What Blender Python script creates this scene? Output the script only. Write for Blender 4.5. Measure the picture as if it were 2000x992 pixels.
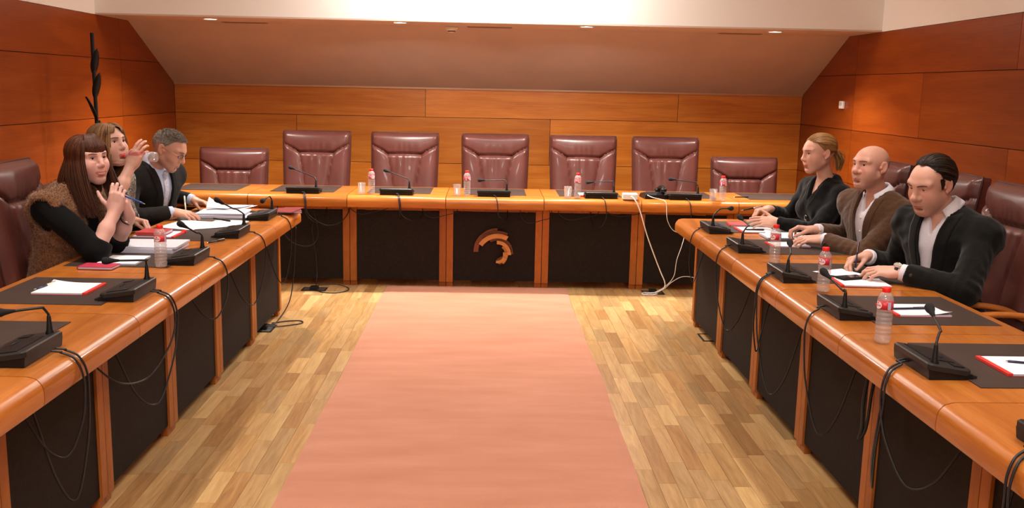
import bpy, bmesh, math, random
import numpy as np
from mathutils import Vector, Matrix, Euler

for o in list(bpy.data.objects):
    bpy.data.objects.remove(o, do_unlink=True)
SC = bpy.context.scene
COL = SC.collection
rnd = random.Random(7)
PI = math.pi

# ------------------------------------------------------------------ camera
def make_camera():
    loc = (0.0606, -7.3618, 1.5808)
    yaw, pitch, roll, f = 0.0276, 0.1722, 0.0205, 1863.55
    fw = Vector((math.sin(yaw)*math.cos(pitch), math.cos(yaw)*math.cos(pitch), -math.sin(pitch)))
    r = Vector((math.cos(yaw), -math.sin(yaw), 0)); u = r.cross(fw)
    r2 = math.cos(roll)*r + math.sin(roll)*u; u2 = -math.sin(roll)*r + math.cos(roll)*u
    m = Matrix((r2, u2, -fw)).transposed().to_4x4(); m.translation = loc
    cd = bpy.data.cameras.new('camera'); cd.sensor_fit = 'HORIZONTAL'; cd.sensor_width = 36
    cd.lens = f/2000*36; cd.clip_start = 0.05; cd.clip_end = 60
    co = bpy.data.objects.new('camera', cd); COL.objects.link(co); co.matrix_world = m
    SC.camera = co
make_camera()

# ------------------------------------------------------------------ world, exposure
SC.view_settings.view_transform = 'Standard'; SC.view_settings.look = 'None'
SC.view_settings.exposure = 0.0; SC.view_settings.gamma = 1.0
SC.view_settings.use_curve_mapping = False
SC.cycles.transparent_max_bounces = 32
w = bpy.data.worlds.new('room_world'); SC.world = w; w.use_nodes = True
w.node_tree.nodes['Background'].inputs[0].default_value = (0.9, 0.93, 1.0, 1)
w.node_tree.nodes['Background'].inputs[1].default_value = 0.02
LIGHT_WHITE = (1.0, 0.93, 0.85)
CEIL_W = 8.5      # watts of each recessed ceiling lamp
PANEL_W = 18.0     # watts of each added, unseen ceiling light panel
SOFFIT_W = 30.0     # watts of each soffit downlight

# ------------------------------------------------------------------ room numbers
WL, WR, YW, YF = -2.92, 3.09, 1.9, -9.2
ZS, ZW, YS, YSS, ZC = 2.065, 1.565, 0.12, 0.79, 3.0
MODW = 0.7634
XL, XR = -1.203, 1.332
YA, YB = -0.879, -1.013
BX0 = -1.785
TH = 0.74

# ------------------------------------------------------------------ materials
MATS = {}
def nodes_of(m):
    m.use_nodes = True
    nt = m.node_tree
    return nt, nt.nodes['Principled BSDF']
def plain(name, col, rough=0.5, metal=0.0, coat=0.0, spec=0.5, bump=None, emit=None, trans=0, ior=1.45, sheen=0, var=0.0, varscale=20):
    if name in MATS: return MATS[name]
    m = bpy.data.materials.new(name); nt, b = nodes_of(m)
    b.inputs['Base Color'].default_value = (*col, 1); b.inputs['Roughness'].default_value = rough
    b.inputs['Metallic'].default_value = metal; b.inputs['Coat Weight'].default_value = coat
    b.inputs['Specular IOR Level'].default_value = spec
    b.inputs['Transmission Weight'].default_value = trans; b.inputs['IOR'].default_value = ior
    b.inputs['Sheen Weight'].default_value = sheen
    tc = nt.nodes.new('ShaderNodeTexCoord')
    if var:
        n = nt.nodes.new('ShaderNodeTexNoise'); n.inputs['Scale'].default_value = varscale; n.inputs['Detail'].default_value = 4
        nt.links.new(tc.outputs['Object'], n.inputs['Vector'])
        r = nt.nodes.new('ShaderNodeValToRGB')
        r.color_ramp.elements[0].position = .3; r.color_ramp.elements[1].position = .7
        r.color_ramp.elements[0].color = (*[c*(1-var) for c in col], 1); r.color_ramp.elements[1].color = (*[min(1, c*(1+var)) for c in col], 1)
        nt.links.new(n.outputs['Fac'], r.inputs['Fac']); nt.links.new(r.outputs['Color'], b.inputs['Base Color'])
    if bump:
        n = nt.nodes.new('ShaderNodeTexNoise'); n.inputs['Scale'].default_value = bump[0]; n.inputs['Detail'].default_value = 5
        nt.links.new(tc.outputs['Object'], n.inputs['Vector'])
        bp = nt.nodes.new('ShaderNodeBump'); bp.inputs['Strength'].default_value = bump[1]; bp.inputs['Distance'].default_value = bump[2] if len(bump) > 2 else .002
        nt.links.new(n.outputs['Fac'], bp.inputs['Height']); nt.links.new(bp.outputs['Normal'], b.inputs['Normal'])
    if emit:
        b.inputs['Emission Color'].default_value = (*emit[0], 1); b.inputs['Emission Strength'].default_value = emit[1]
    MATS[name] = m
    return m
def wood(name, dark, mid, light, stretch=(1.2, 14, 14), rough=0.3, coat=0.3, fine=0.35, big=1.0):
    """Veneer: grain runs along the object's local X; every object gets its own piece of grain."""
    if name in MATS: return MATS[name]
    m = bpy.data.materials.new(name); nt, b = nodes_of(m); N = nt.nodes.new; L = nt.links.new
    tc = N('ShaderNodeTexCoord'); oi = N('ShaderNodeObjectInfo')
    mul = N('ShaderNodeMath'); mul.operation = 'MULTIPLY'; mul.inputs[1].default_value = 37.0; L(oi.outputs['Random'], mul.inputs[0])
    add = N('ShaderNodeVectorMath'); add.operation = 'ADD'; L(tc.outputs['Object'], add.inputs[0]); L(mul.outputs[0], add.inputs[1])
    mp = N('ShaderNodeMapping'); mp.inputs['Scale'].default_value = stretch; L(add.outputs[0], mp.inputs['Vector'])
    n1 = N('ShaderNodeTexNoise'); n1.inputs['Scale'].default_value = 1.0*big; n1.inputs['Detail'].default_value = 4; n1.inputs['Distortion'].default_value = 1.2
    L(mp.outputs[0], n1.inputs['Vector'])
    mp2 = N('ShaderNodeMapping'); mp2.inputs['Scale'].default_value = (stretch[0]*4, stretch[1]*14, stretch[2]*14); L(add.outputs[0], mp2.inputs['Vector'])
    n2 = N('ShaderNodeTexNoise'); n2.inputs['Scale'].default_value = 1.0; n2.inputs['Detail'].default_value = 3; L(mp2.outputs[0], n2.inputs['Vector'])
    mix = N('ShaderNodeMath'); mix.operation = 'MULTIPLY_ADD'; mix.inputs[1].default_value = fine; L(n2.outputs['Fac'], mix.inputs[0])
    sc = N('ShaderNodeMath'); sc.operation = 'MULTIPLY'; sc.inputs[1].default_value = 1-fine; L(n1.outputs['Fac'], sc.inputs[0]); L(sc.outputs[0], mix.inputs[2])
    r = N('ShaderNodeValToRGB'); e = r.color_ramp.elements
    e[0].position = .32; e[0].color = (*dark, 1); e[1].position = .68; e[1].color = (*light, 1)
    k = r.color_ramp.elements.new(.5); k.color = (*mid, 1)
    L(mix.outputs[0], r.inputs['Fac'])
    hs = N('ShaderNodeHueSaturation'); L(r.outputs['Color'], hs.inputs['Color'])
    mr = N('ShaderNodeMapRange'); mr.inputs['To Min'].default_value = .86; mr.inputs['To Max'].default_value = 1.12; L(oi.outputs['Random'], mr.inputs['Value']); L(mr.outputs[0], hs.inputs['Value'])
    L(hs.outputs['Color'], b.inputs['Base Color'])
    b.inputs['Roughness'].default_value = rough; b.inputs['Coat Weight'].default_value = coat; b.inputs['Coat Roughness'].default_value = .10; b.inputs['Specular IOR Level'].default_value = .3
    MATS[name] = m
    return m

M_WALL = wood('cherry_wall_veneer_dim', (.205, .034, .003), (.265, .047, .0038), (.325, .066, .006), stretch=(.9, 7, 7), rough=.36, coat=.15)  # side walls: weaker light put into a darker, redder copy of the veneer
M_WALL_LIT = wood('cherry_wall_veneer_lit', (.44, .115, .012), (.55, .165, .020), (.65, .225, .032), stretch=(1.1, 9, 9), rough=.32, coat=.2)  # back wall: brighter light put into a lighter, yellower copy of the veneer
M_DESK = wood('cherry_desk_veneer', (.36, .10, .014), (.46, .145, .022), (.56, .20, .035), stretch=(1.6, 12, 12), rough=.28, coat=.22)
M_POST = wood('cherry_post_wood', (.30, .085, .013), (.38, .115, .018), (.46, .15, .025), stretch=(10, 10, 1.2), rough=.45, coat=.04)
M_ARM = wood('chair_arm_wood', (.42, .12, .02), (.5, .16, .028), (.58, .2, .035), stretch=(8, 2, 8), rough=.3, coat=.2)
M_PANEL = plain('dark_brown_board', (.016, .012, .0105), .72, spec=.2, var=.25, varscale=60, bump=(400, .25, .001))
M_PAD = plain('brown_leather_pad', (.045, .028, .022), .55, spec=.3, bump=(300, .2, .001), var=.12, varscale=9)
M_DARK = plain('dark_gap', (.012, .009, .008), .8)
M_BLACK = plain('black_plastic', (.008, .0075, .0075), .45, spec=.3, bump=(500, .15, .0005))
M_BLACK2 = plain('black_plastic_light', (.018, .017, .016), .42, spec=.35)
M_RUBBER = plain('black_cable_rubber', (.012, .012, .014), .4)
M_FOAM = plain('black_foam', (.010, .010, .011), .9, bump=(900, .6, .001))
M_STEEL = plain('brushed_steel', (.55, .54, .52), .35, metal=1)
M_LEATHER = plain('burgundy_leather', (.108, .032, .025), .34, coat=.15, bump=(260, .18, .0012), var=.14, varscale=7)
M_LEATHER_D = plain('dark_burgundy_piping', (.045, .012, .010), .45)
M_WHITE = plain('white_wall_paint', (.88, .86, .81), .9, bump=(90, .05, .001))
M_TAN = plain('shaded_ceiling_paint', (.62, .48, .39), .92, bump=(120, .12, .001), var=.05, varscale=3)  # pale ceiling; the dim bounce light on it is put into the colour
M_PAPER = plain('white_paper', (.82, .82, .86), .8)
M_PAPER_E = plain('paper_edges', (.62, .62, .74), .9, bump=(700, .6, .001))
M_RED = plain('red_cardboard', (.70, .035, .025), .5)
M_PINK = plain('crimson_cover', (.48, .03, .075), .45)
M_MAROON = plain('maroon_cover', (.22, .02, .02), .45)
M_WPLASTIC = plain('white_plastic', (.80, .77, .70), .4)
M_INK = plain('dark_blue_pen', (.018, .018, .055), .3)
M_BLUE = plain('blue_pen', (.03, .09, .32), .3)
M_CHROME = plain('chrome', (.8, .8, .82), .15, metal=1)

# ------------------------------------------------------------------ object helpers
def prop(o, label=None, cat=None, group=None, kind=None):
    if label: o['label'] = label
    if cat: o['category'] = cat
    if group: o['group'] = group
    if kind: o['kind'] = kind
    return o
def empty(name, label, cat, loc=(0, 0, 0), rz=0.0, group=None):
    o = bpy.data.objects.new(name, None); COL.objects.link(o)
    o.location = loc; o.rotation_euler = (0, 0, rz); o.empty_display_size = .1
    return prop(o, label, cat, group)
def world_of(o):
    m = o.matrix_basis.copy()
    return m if o.parent is None else world_of(o.parent) @ o.matrix_parent_inverse @ m
def link(name, me, mat, parent=None, world=False, smooth=False):
    mats = mat if isinstance(mat, (list, tuple)) else [mat]
    if not me.materials:
        for mm in mats: me.materials.append(mm)
    o = bpy.data.objects.new(name, me); COL.objects.link(o)
    if parent is not None:
        o.parent = parent
        if world:
            o.matrix_parent_inverse = world_of(parent).inverted()
    if smooth:
        me.polygons.foreach_set('use_smooth', [True]*len(me.polygons))
    return o
def copy_tree(o, parent=None):
    c = o.copy(); COL.objects.link(c); c.parent = parent
    for ch in list(o.children): copy_tree(ch, c)
    return c
class MB:
    """collects shapes into one mesh"""
    def __init__(s): s.v = []; s.f = []; s.m = []; s.mi = 0
    def mat(s, i): s.mi = i; return s
    def add(s, vs, fs):
        o = len(s.v); s.v += [tuple(v) for v in vs]
        s.f += [tuple(i+o for i in f) for f in fs]; s.m += [s.mi]*len(fs); return s
    def box(s, a, b, bev=0.0, M=None):
        (x0, y0, z0), (x1, y1, z1) = a, b
        if bev <= 0:
            vs = [(x, y, z) for z in (z0, z1) for y in (y0, y1) for x in (x0, x1)]
            fs = [(0, 2, 3, 1), (4, 5, 7, 6), (0, 1, 5, 4), (2, 6, 7, 3), (0, 4, 6, 2), (1, 3, 7, 5)]
        else:
            bm = bmesh.new(); bmesh.ops.create_cube(bm, size=1)
            for v in bm.verts: v.co = Vector(((x0+x1)/2+v.co.x*(x1-x0), (y0+y1)/2+v.co.y*(y1-y0), (z0+z1)/2+v.co.z*(z1-z0)))
            bmesh.ops.bevel(bm, geom=bm.edges[:], offset=bev, segments=2, affect='EDGES', profile=.5)
            bm.verts.index_update(); vs = [v.co.copy() for v in bm.verts]; fs = [[v.index for v in f.verts] for f in bm.faces]; bm.free()
        if M is not None: vs = [M @ Vector(v) for v in vs]
        return s.add(vs, fs)
    def prism(s, poly, x0, x1, axis='x'):
        """extrude a 2D polygon; axis x: poly=(y,z); y: (x,z); z: (x,y)"""
        n = len(poly)
        def P(p, t): return {'x': (t, p[0], p[1]), 'y': (p[0], t, p[1]), 'z': (p[0], p[1], t)}[axis]
        vs = [P(p, x0) for p in poly]+[P(p, x1) for p in poly]
        fs = [tuple(range(n)), tuple(range(2*n-1, n-1, -1))]+[(i, i+n, (i+1) % n+n, (i+1) % n) for i in range(n)]
        return s.add(vs, fs)
    def tube(s, pts, r, n=8, caps=True, flat=None):
        pts = [Vector(p) for p in pts]; N = len(pts)
        rs = r if isinstance(r, (list, tuple)) else [r]*N
        up = Vector((0, 0, 1)); vs = []; prev = None
        for i, p in enumerate(pts):
            t = (pts[min(i+1, N-1)]-pts[max(i-1, 0)])
            if t.length < 1e-9: t = Vector((0, 0, 1))
            t.normalize()
            if prev is None:
                a = t.cross(up)
                if a.length < 1e-3: a = t.cross(Vector((1, 0, 0)))
            else: a = prev - t*prev.dot(t)
            a.normalize(); b = t.cross(a); prev = a
            fa, fb = flat or (1, 1)
            for k in range(n):
                an = 2*PI*k/n; vs.append(p+a*math.cos(an)*rs[i]*fa+b*math.sin(an)*rs[i]*fb)
        fs = [(i*n+k, i*n+(k+1) % n, (i+1)*n+(k+1) % n, (i+1)*n+k) for i in range(N-1) for k in range(n)]
        if caps: fs += [tuple(range(n-1, -1, -1)), tuple(range((N-1)*n, N*n))]
        return s.add(vs, fs)
    def lathe(s, prof, c=(0, 0, 0), n=24, M=None):
        vs = []; N = len(prof)
        for r, z in prof:
            for k in range(n):
                a = 2*PI*k/n; v = Vector((r*math.cos(a), r*math.sin(a), z))
                if M is not None: v = M @ v
                vs.append(v+Vector(c))
        fs = [(i*n+k, i*n+(k+1) % n, (i+1)*n+(k+1) % n, (i+1)*n+k) for i in range(N-1) for k in range(n)]
        if prof[0][0] > 1e-6: fs.append(tuple(range(n-1, -1, -1)))
        if prof[-1][0] > 1e-6: fs.append(tuple(range((N-1)*n, N*n)))
        return s.add(vs, fs)
    def mesh(s, name):
        me = bpy.data.meshes.new(name); me.from_pydata([tuple(v) for v in s.v], [], s.f)
        if any(s.m): me.polygons.foreach_set('material_index', s.m)
        me.update(); return me
    def build(s, name, mat, parent=None, world=False, smooth=False, auto=False):
        me = s.mesh(name)
        o = link(name, me, mat, parent, world, smooth)
        if auto:
            me.polygons.foreach_set('use_smooth', [True]*len(me.polygons)); me.set_sharp_from_angle(angle=math.radians(35))
        return o
def spline(pts, n=8):
    """Catmull-Rom through points"""
    P = [Vector(p) for p in pts]; P = [P[0]*2-P[1]]+P+[P[-1]*2-P[-2]]; out = []
    for i in range(1, len(P)-2):
        for k in range(n):
            t = k/n; a, b, c, d = P[i-1], P[i], P[i+1], P[i+2]
            out.append(.5*((2*b)+(-a+c)*t+(2*a-5*b+4*c-d)*t*t+(-a+3*b-3*c+d)*t**3))
    out.append(P[-2]); return out

# ------------------------------------------------------------------ floor
def build_floor():
    mb = MB().box((WL-.2, YF, -.12), (WR+.2, YW+.2, -.009))
    fl = prop(mb.build('floor', plain('floor_underlay', (.12, .08, .05), .9)), kind='structure')
    tones = [((.30, .155, .05), (.42, .235, .085), (.53, .32, .13)), ((.35, .195, .072), (.48, .28, .112), (.58, .37, .16)),
             ((.25, .12, .04), (.36, .185, .064), (.46, .265, .10)), ((.42, .24, .088), (.54, .34, .14), (.64, .43, .20)), ((.28, .16, .062), (.39, .235, .097), (.49, .31, .14))]
    ms = [wood('oak_floor_%s' % n, *t, stretch=(2.6, 26, 26), rough=.38, coat=.08, fine=.4) for n, t in zip(('honey', 'pale', 'amber', 'straw', 'tan'), tones)]
    W = .0755; G = .0006
    meshes = {}
    def pm(L, m):
        k = (round(L, 3), m)
        if k not in meshes:
            me = MB().box((-L/2+G, -W/2+G, -.009), (L/2-G, W/2-G, 0)).mesh('plank'); me.materials.append(ms[m]); meshes[k] = me
        return meshes[k]
    inview = []; rest = MB(); nx = int((WR-WL)/W)+1
    for i in range(nx):
        x = WL+W*(i+.5); y = YW-.02-rnd.random()*.3
        while y > YF+.1:
            L = rnd.choice((.30, .36, .42, .48, .54)); m = rnd.choice((0, 0, 1, 1, 2, 3, 4, 4)); yc = y-L/2
            vis = ((-1.47 < x < -.69) or (.66 < x < 1.52)) and -4.55 < yc < .15
            if vis: inview.append((x, yc, L, m))
            else: rest.mat(m).box((x-W/2+G, yc-L/2+G, -.009), (x+W/2-G, yc+L/2-G, 0))
            y -= L
    inview.sort(key=lambda t: t[1])
    for x, yc, L, m in inview[:298]:
        o = bpy.data.objects.new('plank', pm(L, m)); COL.objects.link(o); o.parent = fl
        o.location = (x, yc, 0); o.rotation_euler = (0, 0, PI/2)
    for x, yc, L, m in inview[298:]:
        rest.mat(m).box((x-W/2+G, yc-L/2+G, -.009), (x+W/2-G, yc+L/2-G, 0))
    # the boards under the furniture: same boards, one part
    msr = []
    for m in ms:
        c = m.copy(); c.name = m.name+'_lengthwise'
        for nd in c.node_tree.nodes:
            if nd.type == 'MAPPING':
                s = nd.inputs['Scale'].default_value; nd.inputs['Scale'].default_value = (s[1], s[0], s[2])
        msr.append(c)
    prop(rest.build('plank_field', msr, fl), kind='stuff')
build_floor()

def build_carpet():
    nx, ny = 30, 120; x0, x1, y0, y1 = -.729, .708, -7.2, .14
    m = bpy.data.materials.new('salmon_carpet'); nt, b = nodes_of(m); N = nt.nodes.new; L = nt.links.new
    tc = N('ShaderNodeTexCoord')
    mp = N('ShaderNodeMapping'); mp.inputs['Scale'].default_value = (1.2, 5, 1); L(tc.outputs['Object'], mp.inputs[0])
    n1 = N('ShaderNodeTexNoise'); n1.inputs['Scale'].default_value = 1.6; n1.inputs['Detail'].default_value = 5; L(mp.outputs[0], n1.inputs['Vector'])
    n2 = N('ShaderNodeTexNoise'); n2.inputs['Scale'].default_value = 420; n2.inputs['Detail'].default_value = 2; L(tc.outputs['Object'], n2.inputs['Vector'])
    ad = N('ShaderNodeMath'); ad.operation = 'MULTIPLY_ADD'; ad.inputs[1].default_value = .35; L(n2.outputs['Fac'], ad.inputs[0]); L(n1.outputs['Fac'], ad.inputs[2])
    r = N('ShaderNodeValToRGB'); e = r.color_ramp.elements; e[0].position = .45; e[1].position = .9
    e[0].color = (.47, .185, .100, 1); e[1].color = (.56, .245, .150, 1); L(ad.outputs[0], r.inputs['Fac']); L(r.outputs['Color'], b.inputs['Base Color'])
    b.inputs['Roughness'].default_value = .95; b.inputs['Sheen Weight'].default_value = .25; b.inputs['Specular IOR Level'].default_value = .1
    bp = N('ShaderNodeBump'); bp.inputs['Strength'].default_value = .5; bp.inputs['Distance'].default_value = .003; L(n2.outputs['Fac'], bp.inputs['Height']); L(bp.outputs['Normal'], b.inputs['Normal'])
    mb = MB(); vs = []
    for j in range(ny+1):
        y = y0+(y1-y0)*j/ny; wob = .006*math.sin(y*2.1)+.004*math.sin(y*5.3+1)
        for i in range(nx+1):
            t = i/nx; x = x0+(x1-x0)*t+wob*(1 if t > .5 else .5)*abs(2*t-1)
            z = .0075 if 0 < i < nx and 0 < j < ny else .0035
            vs.append((x, y, z))
    k = len(vs)
    rim = [j*(nx+1) for j in range(ny+1)]+[ny*(nx+1)+i for i in range(1, nx+1)]+[j*(nx+1)+nx for j in range(ny-1, -1, -1)]+[i for i in range(nx-1, 0, -1)]
    fs = [(j*(nx+1)+i, j*(nx+1)+i+1, (j+1)*(nx+1)+i+1, (j+1)*(nx+1)+i) for j in range(ny) for i in range(nx)]
    vs += [(vs[i][0], vs[i][1], .0005) for i in rim]; n = len(rim)
    fs += [(rim[i], rim[(i+1) % n], k+(i+1) % n, k+i) for i in range(n)]
    mb.add(vs, fs)
    prop(mb.build('carpet_runner', m, smooth=False), 'wide salmon pink carpet runner down the middle of the floor', 'carpet')
build_carpet()

# ------------------------------------------------------------------ walls and ceiling
def build_walls():
    mb = MB().box((WL-.15, YW+.012, 0), (WR+.15, YW+.15, 2.3)); wb = prop(mb.build('wall_back', M_DARK), kind='structure')
    mb = MB().box((WL-.15, YF, 0), (WL-.012, YW+.15, ZS)); wl = prop(mb.build('wall_left', M_DARK), kind='structure')
    mb = MB().box((WR+.012, YF, 0), (WR+.15, YW+.15, ZS)); wr = prop(mb.build('wall_right', M_DARK), kind='structure')
    rows = [0, .402, .849, 1.290, 1.743, ZS]; g = .0022
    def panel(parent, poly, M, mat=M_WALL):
        # poly in the wall plane (u along, v up); panel faces -w
        bm = bmesh.new(); cu = sum(p[0] for p in poly)/len(poly); cv = sum(p[1] for p in poly)/len(poly)
        vs = [bm.verts.new((u-cu, 0, v-cv)) for u, v in poly]; f = bm.faces.new(vs)
        r = bmesh.ops.extrude_face_region(bm, geom=[f]); 
        for v in r['geom']:
            if isinstance(v, bmesh.types.BMVert): v.co.y += .012
        bmesh.ops.recalc_face_normals(bm, faces=bm.faces[:])
        me = bpy.data.meshes.new('panel'); bm.to_mesh(me); bm.free(); me.materials.append(mat)
        o = bpy.data.objects.new('panel', me); COL.objects.link(o); o.parent = parent
        o.matrix_basis = M @ Matrix.Translation((cu, 0, cv))
    # back wall: u = x
    Mb = Matrix.Translation((0, YW, 0))
    for r in range(4):
        z0, z1 = rows[r], min(rows[r+1], ZW)
        xs = [-.542+2.43*k+(1.2 if r % 2 == 0 else 0) for k in range(-3, 4)]
        xs = [WL]+[x for x in xs if WL+.15 < x < WR-.15]+[WR]
        if r == 3: pass
        for a, b in zip(xs[:-1], xs[1:]):
            panel(wb, [(a+g, z0+g), (b-g, z0+g), (b-g, z1-g), (a+g, z1-g)], Mb, M_WALL_LIT)
    # side walls: u = distance from the back wall toward the camera side
    def side(parent, x, sgn):
        # local x along world y
        M = Matrix.Translation((x, 0, 0)) @ Matrix.Rotation(PI/2 if sgn < 0 else -PI/2, 4, 'Z')
        def U(y): return y if sgn < 0 else -y
        for r in range(5):
            z0, z1 = rows[r], rows[r+1]
            ys = [YW, .585]; y = .585-(1.25 if r % 2 == 1 and sgn > 0 else 0)
            if r % 2 == 1 and sgn > 0: ys.append(y)
            while y > YF: y -= 2.44; ys.append(max(y, YF))
            for a, b in zip(ys[:-1], ys[1:]):
                if a-b < .02: continue
                poly = [(b+g, z0+g), (a-g, z0+g), (a-g, z1-g), (b+g, z1-g)]
                if a == YW and z1 > ZW:
                    def yz(z): return YW-(z-ZW)*(YW-YSS)/(ZS-ZW)
                    poly = [(b+g, z0+g), (min(YW, yz(z0))-g, z0+g)]
                    if z0 < ZW: poly.append((YW-g, ZW))
                    poly += [(yz(z1)-g, z1-g), (b+g, z1-g)]
                poly = [(U(u), v) for u, v in poly]
                if sgn > 0: poly = poly[::-1]
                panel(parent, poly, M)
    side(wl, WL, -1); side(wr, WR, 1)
    # white upper walls of the raised ceiling
    prop(MB().box((WL-.15, YF, ZS+.001), (WL+.0, YS, ZC)).build('wall_left_upper', M_WHITE), kind='structure')
    prop(MB().box((WR, YF, ZS+.001), (WR+.15, YS, ZC)).build('wall_right_upper', M_WHITE), kind='structure')
    prop(MB().box((WL-.15, YS, ZS+.012), (WR+.15, YS+.1, ZC)).build('wall_back_upper', M_WHITE), kind='structure')
    prop(MB().box((WL-.15, YF-.15, 0), (WR+.15, YF, ZC)).build('wall_front', M_WHITE), kind='structure')
    prop(MB().box((WL-.15, YF-.15, ZC), (WR+.15, YS+.1, ZC+.12)).build('ceiling', M_WHITE), kind='structure')
    # soffit and slope as one bent slab
    t = .10
    poly = [(YS, ZS), (YSS, ZS), (YW+.012, ZW-.005), (YW+.012, ZW+t+.05), (YSS+.03, ZS+t), (YS+.1, ZS+t), (YS, ZS+.011)]
    prop(MB().prism(poly, WL, WR).build('ceiling_slope', M_TAN), kind='structure')
    # lamp cove line along the wall top
    prop(MB().box((WL+.002, YW-.016, ZW-.012), (WR-.002, YW-.001, ZW+.006)).build('trim_1', plain('trim_wood', (.5, .25, .12), .4)), kind='structure')
build_walls()

# ------------------------------------------------------------------ lamps
def disk_light(name, loc, size, watts, spread=math.radians(150), parent=None, col=LIGHT_WHITE):
    l = bpy.data.lights.new(name, 'AREA'); l.shape = 'DISK'; l.size = size; l.energy = watts; l.color = col; l.spread = spread
    o = bpy.data.objects.new(name, l); COL.objects.link(o)
    o.location = loc
    if parent: o.parent = parent
    return o
M_LENS = plain('lit_lamp_lens', (.9, .9, .9), .4, emit=((1, .93, .88), 14))
def downlights():
    ring = MB().lathe([(.062, .0), (.062, -.006), (.050, -.007), (.047, -.002), (.047, .0)], n=28).mesh('trim_ring'); ring.materials.append(M_WPLASTIC)
    lens = MB().lathe([(.0005, -.0015), (.046, -.0015), (.046, 0)], n=28).mesh('lens'); lens.materials.append(M_LENS)
    def one(x, y, z, label, group, watts, size=.09, spread=150):
        e = empty('downlight', label, 'downlight', (x, y, z), 0, group)
        for n, me in (('trim_ring', ring), ('lens', lens)):
            o = bpy.data.objects.new(n, me); COL.objects.link(o); o.parent = e
        disk_light('lamp', (0, 0, -.009), size, watts, math.radians(spread), e)
    pos = ['leftmost', 'second from the left', 'third from the left', 'rightmost']
    for (x, y), p in zip(((-2.106, .299), (-.632, .22), (.813, .22), (2.319, .325)), pos):
        one(x, y, ZS, 'round lit downlight in the soffit above the back table, '+p, 'soffit downlights', SOFFIT_W*(1.5 if 'the left' in p else .9), .09, 168 if 'the left' in p else 125)
    for sx, side in ((-1.72, 'left'), (1.85, 'right')):
        for y, far in ((-1.3, 'farthest'), (-3.0, 'second farthest'), (-4.7, 'third farthest'), (-6.4, 'fourth farthest')):
            one(sx, y, ZC, 'round recessed ceiling lamp over the %s table row, %s from the back wall' % (side, far), 'ceiling downlights over the %s tables' % side, CEIL_W, .14, 92)
    fr = MB(); 
    for a, b in (((-.62, -.32, -.02), (.62, -.29, 0)), ((-.62, .29, -.02), (.62, .32, 0)), ((-.62, -.29, -.02), (-.59, .29, 0)), ((.59, -.29, -.02), (.62, .29, 0))): fr.box(a, b)
    frm = fr.mesh('frame'); frm.materials.append(M_WPLASTIC)
    dif = MB().box((-.59, -.29, -.012), (.59, .29, -.004)).mesh('diffuser'); dif.materials.append(plain('lit_diffuser', (.9, .9, .9), .5, emit=((1, .95, .9), 5)))
    for y, k, far in ((-.42, 3.0, 'nearest to'), (-3.4, .6, 'second from'), (-5.9, 2.0, 'third from'), (-8.2, 3.4, 'farthest from')):  # unseen panels added to brighten the upper wall and the back wall
        e = empty('added_light_panel', 'rectangular lit panel in the high ceiling above the carpet, %s the back wall' % far, 'ceiling light', (.06, y, ZC), 0, 'ceiling light panels over the carpet')
        for n, me in (('frame', frm), ('diffuser', dif)):
            o = bpy.data.objects.new(n, me); COL.objects.link(o); o.parent = e
        l = bpy.data.lights.new('lamp', 'AREA'); l.shape = 'RECTANGLE'; l.size = 1.15; l.size_y = .55; l.energy = PANEL_W*k; l.color = (1, .93, .86)
        o = bpy.data.objects.new('lamp', l); COL.objects.link(o); o.parent = e; o.location = (0, 0, -.022)
        if far == 'nearest to': o.rotation_euler = (.65, 0, 0); o.location = (0, 0, -.20)  # this lamp hangs lower, tilted to brighten the white upper wall
downlights()
# ------------------------------------------------------------------ table modules
REC = .150      # how far the panels stand back behind the nose
TD = .70        # worktop depth
def module_meshes():
    L = MODW; g = .0024; out = []
    # worktop with rounded nose, profile in (y, z)
    prof = [(TD, .742), (TD, .708), (TD-.004, .704), (.07, .704), (.07, .648), (.012, .645)]
    prof += [(.003, .652), (0, .664), (0, .690)]
    for k in range(1, 8):
        a = PI/2*k/8; prof.append((.052-.052*math.cos(a), .690+.050*math.sin(a)))
    prof += [(.052, .740), (.09, .7405), (TD-.004, .7425)]
    prof = [(y, z-.0025 if z > .735 else z) for y, z in prof]
    mb = MB().prism(prof[::-1], -L/2+g, L/2-g)
    out.append(('worktop', mb.mesh('worktop'), M_DESK))
    out.append(('desk_pad', MB().box((-.25, .19, .7390), (.25, .665, .7412)).mesh('desk_pad'), M_PAD))
    out.append(('front_panel', MB().box((-L/2+.056, REC+.006, .052), (L/2-.056, REC+.024, .606)).mesh('front_panel'), M_PANEL))
    out.append(('rail', MB().box((-L/2+.056, REC+.004, .612), (L/2-.056, REC+.03, .703)).mesh('rail'), M_POST))
    for s in (-1, 1):
        mb = MB(); x0, x1 = sorted((s*(L/2-g), s*(L/2-.054)))
        # post with toe notch at the floor
        poly = [(REC-.004, .703), (REC-.004, .040), (REC+.010, .032), (REC+.010, 0), (REC+.04, 0), (REC+.04, .03), (REC+.06, .05), (REC+.06, .703)]
        mb.prism(poly, x0, x1); out.append(('post', mb.mesh('post'), M_POST))
        xa, xb = sorted((s*(L/2-g), s*(L/2-.024)))
        out.append(('side_panel', MB().box((xa, REC+.061, .04), (xb, TD-.08, .703)).mesh('side_panel'), M_POST))
    return out
MOD = module_meshes()
def module(loc, rz, label, group):
    e = empty('desk_module', label, 'table', loc, rz, group)
    for n, me, m in MOD:
        if not me.materials:
            me.materials.append(m)
            if n == 'worktop': me.polygons.foreach_set('use_smooth', [True]*len(me.polygons)); me.set_sharp_from_angle(angle=math.radians(30))
        o = bpy.data.objects.new(n, me); COL.objects.link(o); o.parent = e
    return e
ords = ['first', 'second', 'third', 'fourth', 'fifth', 'sixth', 'seventh']
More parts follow.
